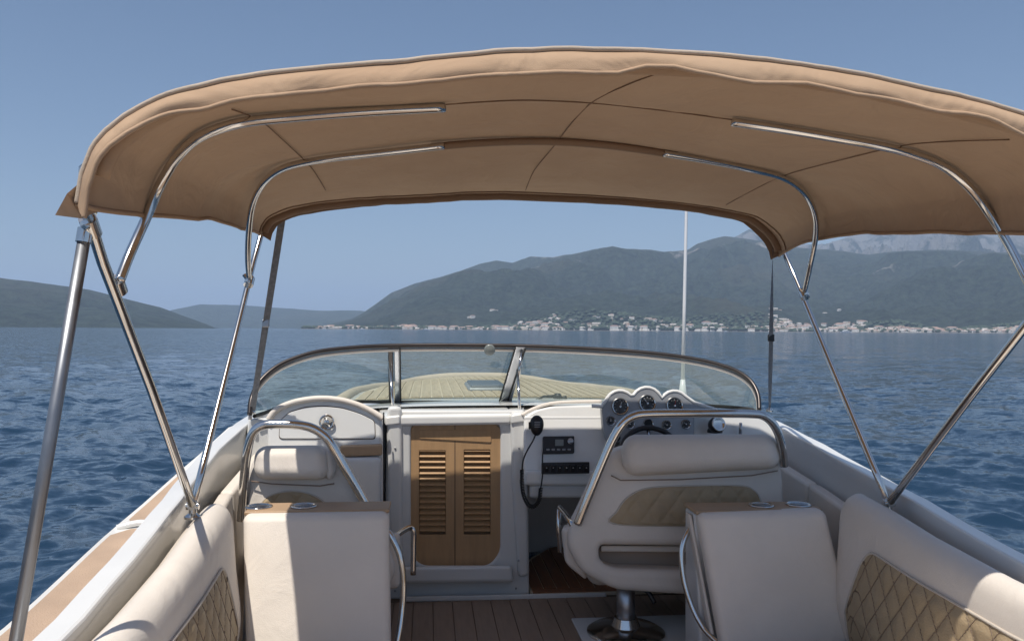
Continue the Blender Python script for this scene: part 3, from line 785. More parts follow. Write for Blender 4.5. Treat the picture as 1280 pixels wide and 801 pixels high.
obj('port_locker', *rbox([P(335,573,Y=4.30),P(477,571,Y=4.30),P(476,650,Y=4.30),P(335,660,Y=4.30),P(335,572,Y=4.45),P(477,570,Y=4.45),P(476,648,Y=4.45),P(335,656,Y=4.45)], .03), GELG, boat)
obj('locker_base', *rbox([P(335,652,Y=4.36),P(482,648,Y=4.36),P(482,748,Y=4.36),P(335,752,Y=4.36),P(335,651,Y=4.5),P(482,647,Y=4.5),P(482,745,Y=4.5),P(335,749,Y=4.5)], .02), GELG, boat)
obj('console_seam', *tube([P(479.5,515,Y=4.38), P(480,636,Y=4.32)], .005, 6), DARKR, boat)
obj('console_filler', *pxplate([(310,524),(342,522),(342,655),(298,655)], plane_at(4.47), .05, .01), GELG, boat, sharp=45)
# dash shelf between consoles and glass
for pts in ([(322,524,4.45),(480,523,4.55),(486,505,5.04),(345,513,4.78)], [(655,517,4.44),(948,517,4.44),(925,509.5,4.78),(655,505,5.04)]):
    q = [P(a, b, Y=y)-Vector((0,0,.012)) for a, b, y in pts]
    obj('dash_shelf', *rbox([q[0], q[1], q[1]-Vector((0,0,.04)), q[0]-Vector((0,0,.04)), q[3], q[2], q[2]-Vector((0,0,.04)), q[3]-Vector((0,0,.04))], .012, mseg=4), GEL, boat)

# ---- helm console on the starboard side
PH = plane_at(4.44, R(16), H-.5)
obj('helm_console', *pxplate([(655,521),(668,512),(690,507),(758,505),(765,512),(765,600),(655,600)], PH, .08, .014, rnd=.03, res=4), GEL, boat, sharp=50)
PHL = plane_at(4.36, R(2), H-.8)
obj('helm_lower_panel', *pxplate([(655,588),(780,588),(780,607),(655,607)], plane_at(4.33, R(4), H-.8), .10, .02, rnd=.02, res=4), GEL, boat, sharp=50)
xr = P(661, 700, Y=4.5).x
obj('helm_recess', *box(xr, xr+1.2, 5.38, 5.42, ZF-.01, H-.62), GEL, boat, smooth=False)
obj('recess_side', *box(xr-.04, xr-.005, 4.52, 5.42, ZF-.01, H-.55), GEL, boat, smooth=False)
obj('helm_knee_ledge', *rbox([P(662,606,Y=4.36),P(760,604,Y=4.36),P(760,622,Y=4.36),P(662,622,Y=4.36),P(662,606,Y=4.52),P(760,604,Y=4.52),P(760,622,Y=4.52),P(662,622,Y=4.52)], .015, mseg=3), GELG, boat)
obj('helm_outer_fascia', *pxplate([(860,521),(900,516),(958,520),(985,560),(985,610),(860,610)], plane_at(4.40, R(10), H-.5), .06, .014, rnd=.03, res=3), GEL, boat, sharp=50)
hl = crom([P(a, b, Y=y) for a, b, y in ((652,519,4.46),(664,512,4.49),(682,505.5,4.52),(705,502.5,4.53),(752,501.5,4.53))], 8)
obj('console_lip', *tube(hl, .010, 8), VINYL, boat)
# instrument pod with three humps
PI = plane_at(4.34, R(12), H-.5)
pod = thing('instrument_pod', None, None, on(PI, 810, 560), parent=boat)
hum = [(752,508),(757,501)]
for cx_, cy_, rr in ((775, 506, 18), (808.5, 503, 19), (843, 506.5, 18)):
    for a in range(150, 25, -18): hum.append((cx_+rr*math.cos(R(a)), cy_-rr*math.sin(R(a))))
hum += [(868,503),(886,509),(893,513),(868,520),(868,552),(760,552),(754,535)]
obj('pod_face', *pxplate(hum, PI, .05, .004, res=1), GREYP, pod, sharp=45)
wl = [on(PI, a, b, -.004) for a, b in [(740,507)]+hum[:-7]+[(868,503),(882,507.5),(896,512)]]
obj('pod_cowl', *tube(wl, .0105, 10), GEL, pod)
def gauge(px, py, r, parent, pl, face=DIAL, needle=True, col=None):
    c = on(pl, px, py, .002); g = thing('gauge', None, None, c, parent=parent) if False else None
    mb = MB(); N = pl[1]
    mb.add(disc(c, N, [(r*1.12, -.01), (r*1.12, .004), (r*1.02, .010), (r*.92, .008), (r*.9, .002)], 28), 0)
    mb.add(disc(c, N, [(0, .003), (r*.93, .003)], 28), 1)
    if needle:
        ex = Vector((1,0,0)); ey = N.cross(ex)*-1; ey = ey if ey.z > 0 else -ey
        for k in range(9):
            a = R(-40+k*32.5); d = ex*math.cos(a)+ey*math.sin(a)
            mb.add(tube([c+N*.005+d*r*.66, c+N*.005+d*r*.82], r*.03, 4), 2)
        a = R(random.uniform(30, 150)); d = ex*math.cos(a)+ey*math.sin(a)
        mb.add(tube([c+N*.007-d*r*.15, c+N*.007+d*r*.6], r*.045, 5), 3 if col else 2)
        mb.add(disc(c, N, [(r*.13, .003), (r*.13, .010), (0, .011)], 12), 0)
    return obj('gauge', mb.v, mb.f, None, parent, mats=[STEEL, face, WHITEP, REDP], fmat=mb.m, sharp=40)
gauge(775, 508, .044, pod, PI); gauge(809, 504, .044, pod, PI); gauge(843, 507, .044, pod, PI, col=1)
for px, py in ((763, 526), (787, 530), (833, 531), (857, 530)): gauge(px, py, .024, pod, PI)
gauge(810, 530, .027, pod, PI, face=BLACK, needle=False)
c = on(PI, 771, 547, .0); obj('ignition_switch', *disc(c, PI[1], [(.018, 0), (.018, .012), (.011, .014), (.009, .035), (0, .036)], 16), BLACK, pod)
# steering wheel
c = P(815, 572, Y=4.14); ax = Vector((0, -1, .55)).normalized()
sw = thing('steering_wheel', None, None, c, parent=boat)
e1 = Vector((1,0,0)); e2 = e1.cross(ax).normalized(); e2 = e2 if e2.z > 0 else -e2
obj('wheel_rim', *tube([c+e1*math.cos(a)*.17+e2*math.sin(a)*.17 for a in [k*math.pi/20 for k in range(40)]], .014, 10, closed=True), BLACK, sw)
for a in (90, 210, 330):
    obj('wheel_spoke', *tube([c-ax*.01, c+e1*math.cos(R(a))*.165+e2*math.sin(R(a))*.165], .010, 8), STEEL, sw)
obj('wheel_hub', *disc(c, ax, [(0, -.12), (.03, -.12), (.03, -.02), (.05, 0), (.045, .02), (0, .025)], 20), BLACK, sw)
# throttle lever
tp = P(925, 537, Y=4.35)
mb = MB(); mb.add(rb(tp.x-.05, tp.x+.05, tp.y-.05, tp.y+.05, tp.z-.06, tp.z-.03, .012, mseg=2)); mb.add(tube([tp+Vector((0,0,-.04)), tp+Vector((0,-.01,.04))], .009, 8)); mb.build('throttle', STEELD, boat)
# switch panel with rockers
PS = plane_at(4.33, R(6), H-.75)
sp = thing('switch_panel', None, None, on(PS, 706, 592), parent=boat)
obj('panel_plate', *pxplate([(677,578),(737,577),(737,591.5),(677,592.5)], (PS[0]+PS[1]*.03, PS[1]), .012, .003, rnd=.006), BLACK, sp, sharp=40)
for k in range(7):
    px = 682+k*8.2; c = on(PS, px, 585, .034)
    obj('rocker_switch', *rbox([c+Vector((-.0125,-.009,.019)), c+Vector((.0125,-.009,.019)), c+Vector((.0125,-.001,-.019)), c+Vector((-.0125,-.001,-.019)), c+Vector((-.0125,.01,.019)), c+Vector((.0125,.01,.019)), c+Vector((.0125,.01,-.019)), c+Vector((-.0125,.01,-.019))], .003, k=2, mseg=1), BLACK, sp)
    obj('switch_mark', *rb(c.x-.003, c.x+.003, c.y-.009, c.y-.004, c.z+.004, c.z+.008, .001, k=1, mseg=1), WHITEP, sp)
# footrest step under the wheel, with teak planks
fs = thing('footrest', None, None, (P(700,742,Y=4.4).x, 4.45, ZF), parent=boat)
flo = (Vector((0, 0, ZF+.022)), Vector((0, 0, 1)))
a0 = P(664, 742, plane=flo); a1 = P(790, 738, plane=flo)
ol = [Vector((a0.x, a0.y, flo[0].z)), Vector((a1.x+.5, a0.y, flo[0].z)), Vector((a1.x+.5, 5.36, flo[0].z)), Vector((a0.x+.28, 5.36, flo[0].z)), Vector((a0.x+.09, 5.15, flo[0].z)), Vector((a0.x+.005, 4.85, flo[0].z))]
obj('footrest_base', *plate(round_poly(ol, .05), flo[0], (0,0,1), .02, .002), CAULK, fs, sharp=45)
x = a0.x+.012
for k in range(12):
    ya = a0.y+.075 + 0; yb = min(5.33, 4.93+(k+.6)*.13)
    lean = .03
    z = flo[0].z
    v = [(x, ya, z), (x+.066, ya, z), (x+.066+lean*.0, yb+.04, z), (x, yb-.06 if k < 3 else yb, z)]
    v += [(q[0], q[1], z+.006) for q in v]
    obj('footrest_plank', v, [(3,2,1,0),(4,5,6,7),(0,1,5,4),(1,2,6,5),(2,3,7,6),(3,0,4,7)], TEAKM, fs, smooth=False); x += .074
obj('footrest_edge_plank', *box(a0.x+.012, a1.x+.48, a0.y+.006, a0.y+.068, flo[0].z, flo[0].z+.006), TEAKM, fs, smooth=False)

# side lining panels (upholstered) ahead of the benches
def side_lining(s, y0, y1, ztop0, ztop1, zb):
    hx0, hx1 = interp(IN, y0)-.045, interp(IN, y1)-.045
    pts = lambda o, z0, z1: None
    A = [(CX+s*(hx0-.05), y0, ztop0), (CX+s*(hx1-.05), y1, ztop1), (CX+s*(hx1-.09), y1, zb), (CX+s*(hx0-.09), y0, zb)]
    B = [(CX+s*(hx0+.015), y0, ztop0), (CX+s*(hx1+.015), y1, ztop1), (CX+s*(hx1), y1, zb), (CX+s*(hx0), y0, zb)]
    return rbox(A+B, .02, puff=.15)
for s in (-1, 1):
    obj('side_lining', *side_lining(s, 3.36, 3.82, H-.80, H-.76, ZF+.02), VINYL, boat)
    obj('side_lining', *side_lining(s, 3.84, 4.50, H-.76, H-.68, ZF+.02), VINYL, boat)

# ---- mounting feet for the canopy on the coaming are in the canopy below
# ================================================================== SIDE BENCHES
def bench(s, label):
    y_end = 3.30
    t = thing('side_bench', label, 'bench seat', (CX+s*1.1, 1.2, ZF), 'upholstered benches along the cockpit sides')
    prof = [(1.385, -.99), (1.375, -.86), (1.355, -.775), (1.325, -.735), (1.29, -.716), (1.255, -.722), (1.228, -.75), (1.216, -.80), (1.212, -.86), (1.20, -1.0), (1.18, -1.16), (1.20, -1.3)]
    def prof_at(y):
        # bolster top follows the coaming; it sinks into a rounded end forward
        dz = (interp(IN, y, 2)+.70)*.8 if y > 2.2 else (interp(IN, 2.2, 2)+.70)*.8
        q = [Vector((a+max(0, (y-2.6))*.045, b+dz+ (.0 if y < 2.6 else 0))) for a, b in prof]
        return q
    rows = []
    Y = [-1.3+.2*i for i in range(22)]+[3.0, 3.1, 3.18]
    for y in Y: rows.append([(CX+s*a.x, y, H+a.y) for a in crom3(prof_at(y))])
    endn = 6; base = prof_at(y_end); cen = Vector((1.32, -.95))
    for i in range(1, endn+1):
        an = i/endn*math.pi/2; sc = 1-(1-math.cos(an))*.55; yy = 3.18+math.sin(an)*.12
        rows.append([(CX+s*(cen.x+(a.x-cen.x)*sc), yy, H+cen.y+(a.y-cen.y)*sc) for a in crom3(base)])
    v, f = grid(rows); n = len(rows[0]); f.append(tuple((len(rows)-1)*n+k for k in range(n)))
    obj('bolster', v, f, VINYL, t)
    # welt between bolster and coaming
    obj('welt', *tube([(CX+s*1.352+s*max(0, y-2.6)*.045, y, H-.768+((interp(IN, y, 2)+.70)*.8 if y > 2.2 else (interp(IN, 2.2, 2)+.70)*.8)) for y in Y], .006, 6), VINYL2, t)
    # quilted inset on the inner face
    nx, nz = 420, 60; rows = []; st = MB()
    y0, y1 = -.9, 3.12
    for j in range(nz+1):
        w_ = j/nz; row = []
        for i in range(nx+1):
            u = i/nx; y = y0+(y1-y0)*u
            dz = (interp(IN, y, 2)+.70)*.8 if y > 2.2 else (interp(IN, 2.2, 2)+.70)*.8
            ztop = -.865+dz*.5; zb = -1.30
            # rounded forward upper corner
            e = max(0, (y-2.93)/.19); ztop -= .30*e**2.2
            z = ztop+(zb-ztop)*w_; 
            pr = prof_at(y); xx = None
            for a, b in zip(pr[7:], pr[8:]):
                if a.y >= z >= b.y: xx = a.x+(b.x-a.x)*(z-a.y)/(b.y-a.y)
            if xx is None: xx = pr[7].x if z > pr[7].y else pr[-1].x
            q = 2*math.pi/.105; aa = abs(math.sin((y+z*.74)*q/2)); bb = abs(math.sin((y-z*.74)*q/2))
            edge = min(1, min(w_, u, 1-u)*14)
            puff = (min(aa, bb)**.5)*.012*edge+.002
            row.append((CX+s*(xx-puff-.001), y, H+z))
        rows.append(row)
    v, f = grid(rows); obj('quilted_panel', v, f, TANQ, t)
    for sg in (-1, 1):
        k0 = -60
        for k in range(-60, 60):
            ln = []
            for j in range(nz+1):
                z0_ = rows[j][0].__getitem__(2) if False else None
                # follow the groove y + sg*.74*z = k*.105 through the grid
                lo, hi = 0, nx
                zz = rows[j][nx//2][2]-H; y = k*.105-sg*.74*zz
                i = (y-y0)/(y1-y0)*nx
                for _ in range(2):
                    if not 1 <= i <= nx-1: break
                    zz = rows[j][int(i)][2]-H; y = k*.105-sg*.74*zz; i = (y-y0)/(y1-y0)*nx
                if 2 <= i <= nx-2:
                    p = rows[j][int(round(i))]; ln.append(Vector((p[0]-s*.001, y, p[2])))
            if len(ln) > 4: st.add(tube(ln, .0014, 4))
    st.build('quilt_stitching', STITCH_SHADE, t)
    edge = [rows[0][i] for i in range(0, nx+1, 2)]+[rows[j][nx] for j in range(4, nz, 4)]
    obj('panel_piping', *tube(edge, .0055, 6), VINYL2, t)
    # seat cushion and base
    xi = .62
    a = [(CX+s*xi, -1.3), (CX+s*1.19, 3.0)]
    x0, x1 = sorted((CX+s*.66, CX+s*1.20))
    obj('seat_cushion', *rb(x0, x1, -1.3, 3.0, ZF+.14, ZF+.26, .04, mseg=10), VINYL, t)
    obj('bench_base', *rb(x0+.02, x1-.0, -1.3, 2.98, ZF, ZF+.14, .01, mseg=3), GELG, t)
def crom3(q):
    return [Vector((p.x, p.y)) for p in crom([Vector((a.x, a.y, 0)) for a in q], 3)]
bench(-1, 'cream bench on the port side with sunlit bolster and tan quilted panel')
bench(1, 'cream bench on the starboard side with shaded bolster and tan quilted panel')

# ================================================================== BACKREST CABINETS with cup holders
def cabinet(label, TL, TR, BR, BL, side, cups, rail, tray):
    """TL.. are photo points of the cushion face; top at Y 3.30, bottom nearer"""
    yt, yb = 3.32, 3.12
    t = thing('backrest_cabinet', label, 'seat backrest', Vector((P(*TL, Y=yt).x*.5+P(*TR, Y=yt).x*.5, 3.4, ZF)), 'padded backrest cabinets with drink holders')
    a, b, c, d = P(*TL, Y=yt), P(*TR, Y=yt), P(*BR, Y=yb+.04), P(*BL, Y=yb+.04)
    c = b+(c-b)*1.45; d = a+(d-a)*1.45
    th = Vector((0, .09, .0))
    obj('cushion', *rbox([a, b, c, d, a+th, b+th, c+th, d+th], .032, k=5, mseg=10, puff=.10), VINYL, t)
    # cabinet body behind the cushion
    e = .006
    x0, x1 = min(a.x, d.x)+e, max(b.x, a.x)-e
    A = a+Vector((.004, .075, -.012)); B = b+Vector((-.004, .075, -.012)); 
    back = 3.52
    A2 = Vector((A.x, back, A.z)); B2 = Vector((B.x, back, B.z))
    mb = MB(); mb.add(rbox([A, B, Vector((B.x, B.y-.10, ZF)), Vector((A.x, A.y-.10, ZF)), A2, B2, Vector((B.x, back, ZF)), Vector((A.x, back, ZF))], .012, mseg=3))
    mb.build('cabinet_body', GELG, t, sharp=50)
    # tan tray on top with two steel cups
    z = a.z+.006
    o = obj('tray', *rb(A.x-.004, B.x+.004, 3.36, 3.525, z-.016, z, .006, mseg=3), TRAYM, t)
    for px, py in cups:
        q = P(px, py, Z=z+.002)
        cc = Vector((q.x, 3.445, z))
        mb = MB(); mb.add(disc(cc, (0,0,1), [(.056, .0005), (.056, .004), (.050, .0065), (.045, .004), (.042, .0015)], 32)); 
        mb.add(disc(cc, (0,0,1), [(.043, .0018), (.02, .0012), (0.0, .001)], 32), 1)
        obj('cup_holder', mb.v, mb.f, None, o, mats=[STEEL, STEELD], fmat=mb.m)
    # steel grab rail on the aisle side
    obj('grab_rail', *tube(crom([P(px, py, Y=y) for px, py, y in rail], 8), .0125, 10), STEEL, t)
    if side:
        s0 = a+Vector((-.002, .09, -.02)); s1 = Vector((s0.x, 3.57, s0.z)); s2 = Vector((d.x-.002+.03, 3.5, ZF+.1)); s3 = d+Vector((-.002, .08, 0))
        obj('side_moulding', *rbox([s0+Vector((-.014,0,0)), s0, s3, s3+Vector((-.014,0,0)), s0+Vector((-.014,.05,0)), s0+Vector((0,.05,0)), s3+Vector((0,.06,0)), s3+Vector((-.014,.06,0))], .006, mseg=4), VINYL, t)
    return t
cabinet('cream padded backrest left of the aisle, half sunlit, with drink holders on its tan top', (302,644), (486,641), (488,801), (305,801), False, ((318,638.5), (375,638.5)),
        [(485,664,3.34),(490,672,3.33),(499,692,3.32),(504,720,3.31),(503,760,3.29),(497,801,3.25),(488,826,3.24)], None)
cabinet('shaded cream padded backrest right of the aisle with drink holders on its tan top', (874,643), (1034,637.5), (1073,801), (903,801), True, ((957,634), (1004,633)),
        [(866,655,3.45),(858,668,3.42),(852,690,3.40),(855,725,3.37),(866,760,3.33),(880,785,3.28),(897,803,3.22),(905,815,3.2)], None)

# ================================================================== SEATS
def quilt_plate(pix, pl, cell=.10, puff=.009, parent=None, sm=6):
    """quilted inset following an outline on a plane: fine grid clipped to the outline"""
    ol = [P(a, b, plane=pl) for a, b in pix]; ol = crom(ol, sm, closed=True)
    xs = [p.x for p in ol]; zs = [p.z for p in ol]; x0, x1, z0, z1 = min(xs), max(xs), min(zs), max(zs)
    N = pl[1]; nx, nz = 90, 30; rows = []
    def span(z):
        c = []
        for p, q in zip(ol, ol[1:]+ol[:1]):
            if (p.z-z)*(q.z-z) <= 0 and abs(p.z-q.z) > 1e-9: c.append(p.x+(q.x-p.x)*(z-p.z)/(q.z-p.z))
        return (min(c), max(c)) if c else ((x0+x1)/2, (x0+x1)/2)
    for j in range(nz+1):
        z = z0+1e-4+(z1-z0-2e-4)*j/nz; a, b = span(z); row = []
        y = pl[0].y-((z-pl[0].z)*N.z)/N.y
        for i in range(nx+1):
            x = a+(b-a)*i/nx; q = math.pi/cell
            aa = abs(math.sin((x+z*.8)*q)); bb = abs(math.sin((x-z*.8)*q))
            e = min(1, min(j/nz, 1-j/nz)*9, min(i/nx, 1-i/nx)*16)
            row.append(Vector((x, y, z))+N*(min(aa, bb)**.55*puff*e+.0015))
        rows.append(row)
    v, f = grid(rows)
    obj('quilted_panel', v, [tuple(q) for q in f], TANQ, parent)
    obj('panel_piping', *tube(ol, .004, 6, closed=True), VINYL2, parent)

# helm seat (starboard)
hs = thing('helm_seat', 'wide cream helm seat on a steel pedestal with tan quilted back and steel hoop', 'seat', (P(778,790,Y=3.95).x, 3.95, ZF))
PS1 = plane_at(3.74, R(5), H-.85)
shell = [(722,648),(733,625),(748,592),(762,566),(790,556),(950,554),(972,560),(980,590),(982,630),(981,700),(968,730),(930,742),(860,744),(770,738),(728,716),(712,686),(712,664)]
obj('seat_back', *pxplate(shell, PS1, .16, .035, rnd=.05, holes=[[(750,681.5),(872,683),(872,714),(772,711),(757,706),(750,698)]], res=6), VINYL, hs, sharp=60)
obj('slot_board', *pxplate([(742,676),(880,676),(880,720),(742,720)], plane_at(3.88, R(5), H-.85), .02, .003), mat('brown_seat_board', (.36, .28, .22), .6), hs, smooth=False)
obj('slot_lining', *rbox([P(751,681,Y=3.80),P(880,682,Y=3.80),P(880,690,Y=3.80),P(751,689,Y=3.80),P(751,681,Y=3.88),P(880,682,Y=3.88),P(880,690,Y=3.88),P(751,689,Y=3.88)], .01, mseg=3), VINYL, hs)
obj('headrest', *rbox([P(776,542,Y=3.70),P(972,541,Y=3.70),P(978,585,Y=3.66),P(778,596,Y=3.66),P(776,545,Y=3.88),P(970,544,Y=3.88),P(978,585,Y=3.86),P(778,594,Y=3.86)], .075, k=6, mseg=8, puff=.04), VINYL, hs)
obj('headrest_shadow_line', *tube([P(764,594,Y=3.735), P(776,600,Y=3.725), P(850,599,Y=3.725), P(940,594,Y=3.725), P(972,588,Y=3.73)], .003, 6), STITCH_SHADE, hs)  # thin dark line painted in for the shadow under the headrest
quilt_plate([(767,654),(772,638),(784,622),(805,611),(840,607.5),(920,606.5),(942,612),(951,626),(953,645),(950,656),(860,657)], (PS1[0]+PS1[1]*.004, PS1[1]), .10, .010, hs, sm=5)
for pts in ([(722,655,3.72),(735,622,3.71),(752,580,3.70),(766,549,3.69),(778,530,3.68),(792,520,3.68),(812,517,3.68),(870,516.5,3.68),(935,517,3.68),(955,520,3.68),(968,532,3.69),(976,552,3.71),(980,582,3.74)],):
    obj('hoop_rail', *tube(crom([P(a, b, Y=y) for a, b, y in pts], 8), .0205, 14), STEEL, hs)
sd = rbox([P(701,660,Y=3.80),P(722,656,Y=3.78),P(735,728,Y=3.80),P(706,704,Y=3.80),P(703,655,Y=4.15),P(722,655,Y=4.15),P(735,712,Y=4.15),P(710,700,Y=4.15)], .03)
obj('seat_side', *sd, VINYL, hs)
obj('seat_cushion', *rbox([P(722,672,Y=3.93),P(975,672,Y=3.93),P(970,735,Y=3.93),P(735,735,Y=3.93),P(728,662,Y=4.3),P(950,662,Y=4.3),P(945,700,Y=4.3),P(735,705,Y=4.3)], .06), VINYL, hs)
obj('arm_rail', *tube(crom([P(699,634,Y=4.06), P(706,642,Y=3.95), P(713,652,Y=3.82), P(716,657,Y=3.78)], 5), .014, 10), STEEL, hs)
obj('arm_post', *tube([P(699,636,Y=4.06), P(698,660,Y=4.06), P(700,690,Y=4.04)], .013, 10), STEEL, hs)
pc = Vector((P(779,790,Z=ZF).x, P(779,795,Z=ZF).y, ZF))
pc = Vector((P(779, 790, Y=3.9).x, 3.85, ZF))
obj('pedestal', *tube([pc+Vector((0,0,0)), pc+Vector((0,0,.27))], .045, 24), STEELD, hs)
obj('pedestal_foot', *disc(pc, (0,0,1), [(.19, .012), (.19, .022), (.17, .034), (.07, .05), (.055, .09), (0.0, .09)], 36), STEEL, hs, sharp=50)
obj('mounting_plinth', *rb(pc.x-.23, pc.x+.78, pc.y-.28, pc.y+.22, ZF, ZF+.014, .006, mseg=2), GEL, hs)
obj('adjuster_lever', *tube(crom([pc+Vector((.05,0,.24)), pc+Vector((.10,-.03,.22)), pc+Vector((.13,-.05,.17))], 4), .012, 8), BLACK, hs)
obj('pedestal_foot', *disc(pc+Vector((.56, .05, 0)), (0,0,1), [(.17, .012), (.17, .022), (.15, .034), (.07, .05), (.055, .09), (0.0, .09)], 36), STEEL, hs, sharp=50)
obj('pedestal', *tube([pc+Vector((.56,.05,0)), pc+Vector((.56,.05,.27))], .045, 24), STEELD, hs)

# companion seat (port)
cs = thing('companion_seat', 'narrower cream companion seat at port with half sunlit headrest and steel hoop', 'seat', (P(390,760,Y=3.95).x, 3.95, ZF))
PS2 = plane_at(3.80, R(5), H-.85)
sh2 = [(306,640),(307,610),(312,582),(320,566),(340,560),(400,558),(424,566),(440,592),(462,632),(474,660),(488,690),(496,715),(480,742),(430,748),(330,748),(306,720)]
obj('seat_back', *pxplate(sh2, PS2, .16, .035, rnd=.05, res=6), VINYL, cs, sharp=60)
obj('headrest', *rbox([P(318,556,Y=3.76),P(408,555,Y=3.76),P(412,601,Y=3.72),P(316,600,Y=3.72),P(320,559,Y=3.93),P(410,558,Y=3.93),P(416,596,Y=3.90),P(318,597,Y=3.90)], .06, k=6, mseg=8, puff=.05), VINYL, cs)
obj('headrest_side', *rbox([P(405,559,Y=3.78),P(421,568,Y=3.80),P(420,594,Y=3.78),P(408,602,Y=3.75),P(405,559,Y=3.93),P(421,568,Y=3.93),P(420,594,Y=3.92),P(408,600,Y=3.90)], .03, k=5, mseg=4), VINYL, cs)
obj('headrest_shadow_line', *tube([P(314,601,Y=3.79), P(340,604.5,Y=3.78), P(400,607,Y=3.78), P(418,604,Y=3.79)], .003, 6), STITCH_SHADE, cs)  # brown line standing in for the shade below this headrest
quilt_plate([(324,650),(323,636),(333,622),(352,615),(370,614),(392,619),(408,630),(414,642),(414,652),(370,655)], (PS2[0]+PS2[1]*.004, PS2[1]), .10, .011, cs, sm=5)
obj('hoop_rail', *tube(crom([P(a, b, Y=y) for a, b, y in ((302,650,3.82),(304,615,3.80),(307,580,3.78),(312,552,3.76),(319,537,3.75),(331,531,3.75),(350,530,3.75),(372,531,3.75),(388,534,3.75),(401,541,3.75),(412,552,3.75),(428,580,3.76),(446,611,3.77),(461,638,3.78))], 8), .0205, 14), STEEL, cs)
obj('seat_side', *rbox([P(484,668,Y=3.85),P(500,664,Y=3.85),P(500,735,Y=3.85),P(484,738,Y=3.85),P(484,666,Y=4.1),P(500,664,Y=4.1),P(500,722,Y=4.1),P(484,722,Y=4.1)], .025), VINYL, cs)
obj('seat_cushion', *rbox([P(310,682,Y=3.9),P(488,680,Y=3.9),P(488,735,Y=3.9),P(310,735,Y=3.9),P(316,672,Y=4.28),P(480,672,Y=4.28),P(480,712,Y=4.28),P(316,712,Y=4.28)], .05), VINYL, cs)
obj('arm_rail', *tube(crom([P(492,672,Y=3.90), P(502,664,Y=3.98), P(512,659.5,Y=4.05), P(517,664,Y=4.06), P(517,680,Y=4.06), P(516.5,718,Y=4.05)], 5), .0145, 10), STEEL, cs)
q = Vector((P(395, 760, Y=3.98).x, 4.0, ZF))
obj('pedestal', *tube([q, q+Vector((0,0,.40))], .045, 20), STEELD, cs)
obj('pedestal_foot', *disc(q, (0,0,1), [(.17, .012), (.17, .022), (.15, .034), (.07, .05), (.055, .09), (0.0, .09)], 32), STEEL, cs, sharp=50)

# ================================================================== RADIO, MICROPHONE, COMPASS, ANTENNA
PR = (PH[0]+PH[1]*.0, PH[1])
rd = thing('vhf_radio', 'small black marine radio with grey display set in the white helm panel', 'radio', on(PR, 698, 566))
obj('radio_body', *pxplate([(679,545),(718,544.5),(718,566),(679,567)], (PR[0]+PR[1]*.028, PR[1]), .03, .004, rnd=.006), BLACK, rd, sharp=40)
obj('display', *pxplate([(694,549),(704.5,549),(704.5,557),(694,557)], (PR[0]+PR[1]*.0295, PR[1]), .003, .0006), LCD, rd, smooth=False)
c = on(PR, 712, 552, .028); obj('knob', *disc(c, PR[1], [(.016, 0), (.016, .006), (.0115, .008), (.0105, .02), (0, .021)], 20), STEELD, rd, sharp=40)
for k in range(5):
    c = on(PR, 684+k*6.6, 562.5, .0285); obj('button', *rb(c.x-.009, c.x+.009, c.y-.004, c.y+.004, c.z-.005, c.z+.005, .002, k=2, mseg=1), GREYP, rd)
mc = thing('radio_microphone', 'black oval radio microphone hanging by its coiled cable beside the cabin door', 'microphone', on(PR, 669, 546))
c = on(PR, 669.5, 533.5, .05)
mb = MB(); rows = []
for i in range(13):
    a = math.pi*i/12; row = []
    for k in range(20):
        b_ = 2*math.pi*k/20; row.append(c+Vector((math.sin(a)*math.cos(b_)*.039*(1+.12*math.cos(a)), math.sin(a)*math.sin(b_)*.024, math.cos(a)*.057)))
    rows.append(row)
obj('microphone_body', *grid(rows, True), BLACK, mc)
obj('talk_button', *rb(c.x-.045, c.x-.036, c.y-.008, c.y+.012, c.z-.02, c.z+.02, .004, k=2, mseg=2), DARKR, mc)
for k in range(4):
    z = c.z+.022-k*.009; obj('grille_bar', *rb(c.x-.016, c.x+.016, c.y-.026, c.y-.020, z-.0018, z+.0018, .001, k=1, mseg=1), GREYP, mc)
yc = 4.29
w1 = crom([on(PR,668,545,.04), P(666,551,Y=4.33), P(659,563,Y=yc), P(654,575,Y=yc), P(652.5,588,Y=yc)], 6)
w2 = crom([P(676,610,Y=yc), P(678.5,590,Y=yc), P(678,573,Y=4.31), on(PR,679,559,.02)], 6)
mb = MB(); mb.add(tube(w1, .0042, 6)); mb.add(tube(w2, .0042, 6))
ctr = crom([P(652.5,587,Y=yc), P(652.5,605,Y=yc), P(655,620,Y=yc), P(661,631,Y=yc), P(668,632,Y=yc), P(674,624,Y=yc), P(676,610,Y=yc)], 40)
hel = []; L = 0
for i, p in enumerate(ctr):
    if i: L += (p-ctr[i-1]).length
    t = (ctr[min(i+1, len(ctr)-1)]-ctr[max(0, i-1)]).normalized(); n_ = t.cross(Vector((0,1,0))).normalized(); b_ = Vector((0,1,0))
    an = L/.0085*2*math.pi; hel.append(p+n_*math.cos(an)*.0095+b_*math.sin(an)*.0095)
mb.add(tube(resample(hel, 900), .0036, 5)); mb.build('coiled_cable', DARKR, mc)
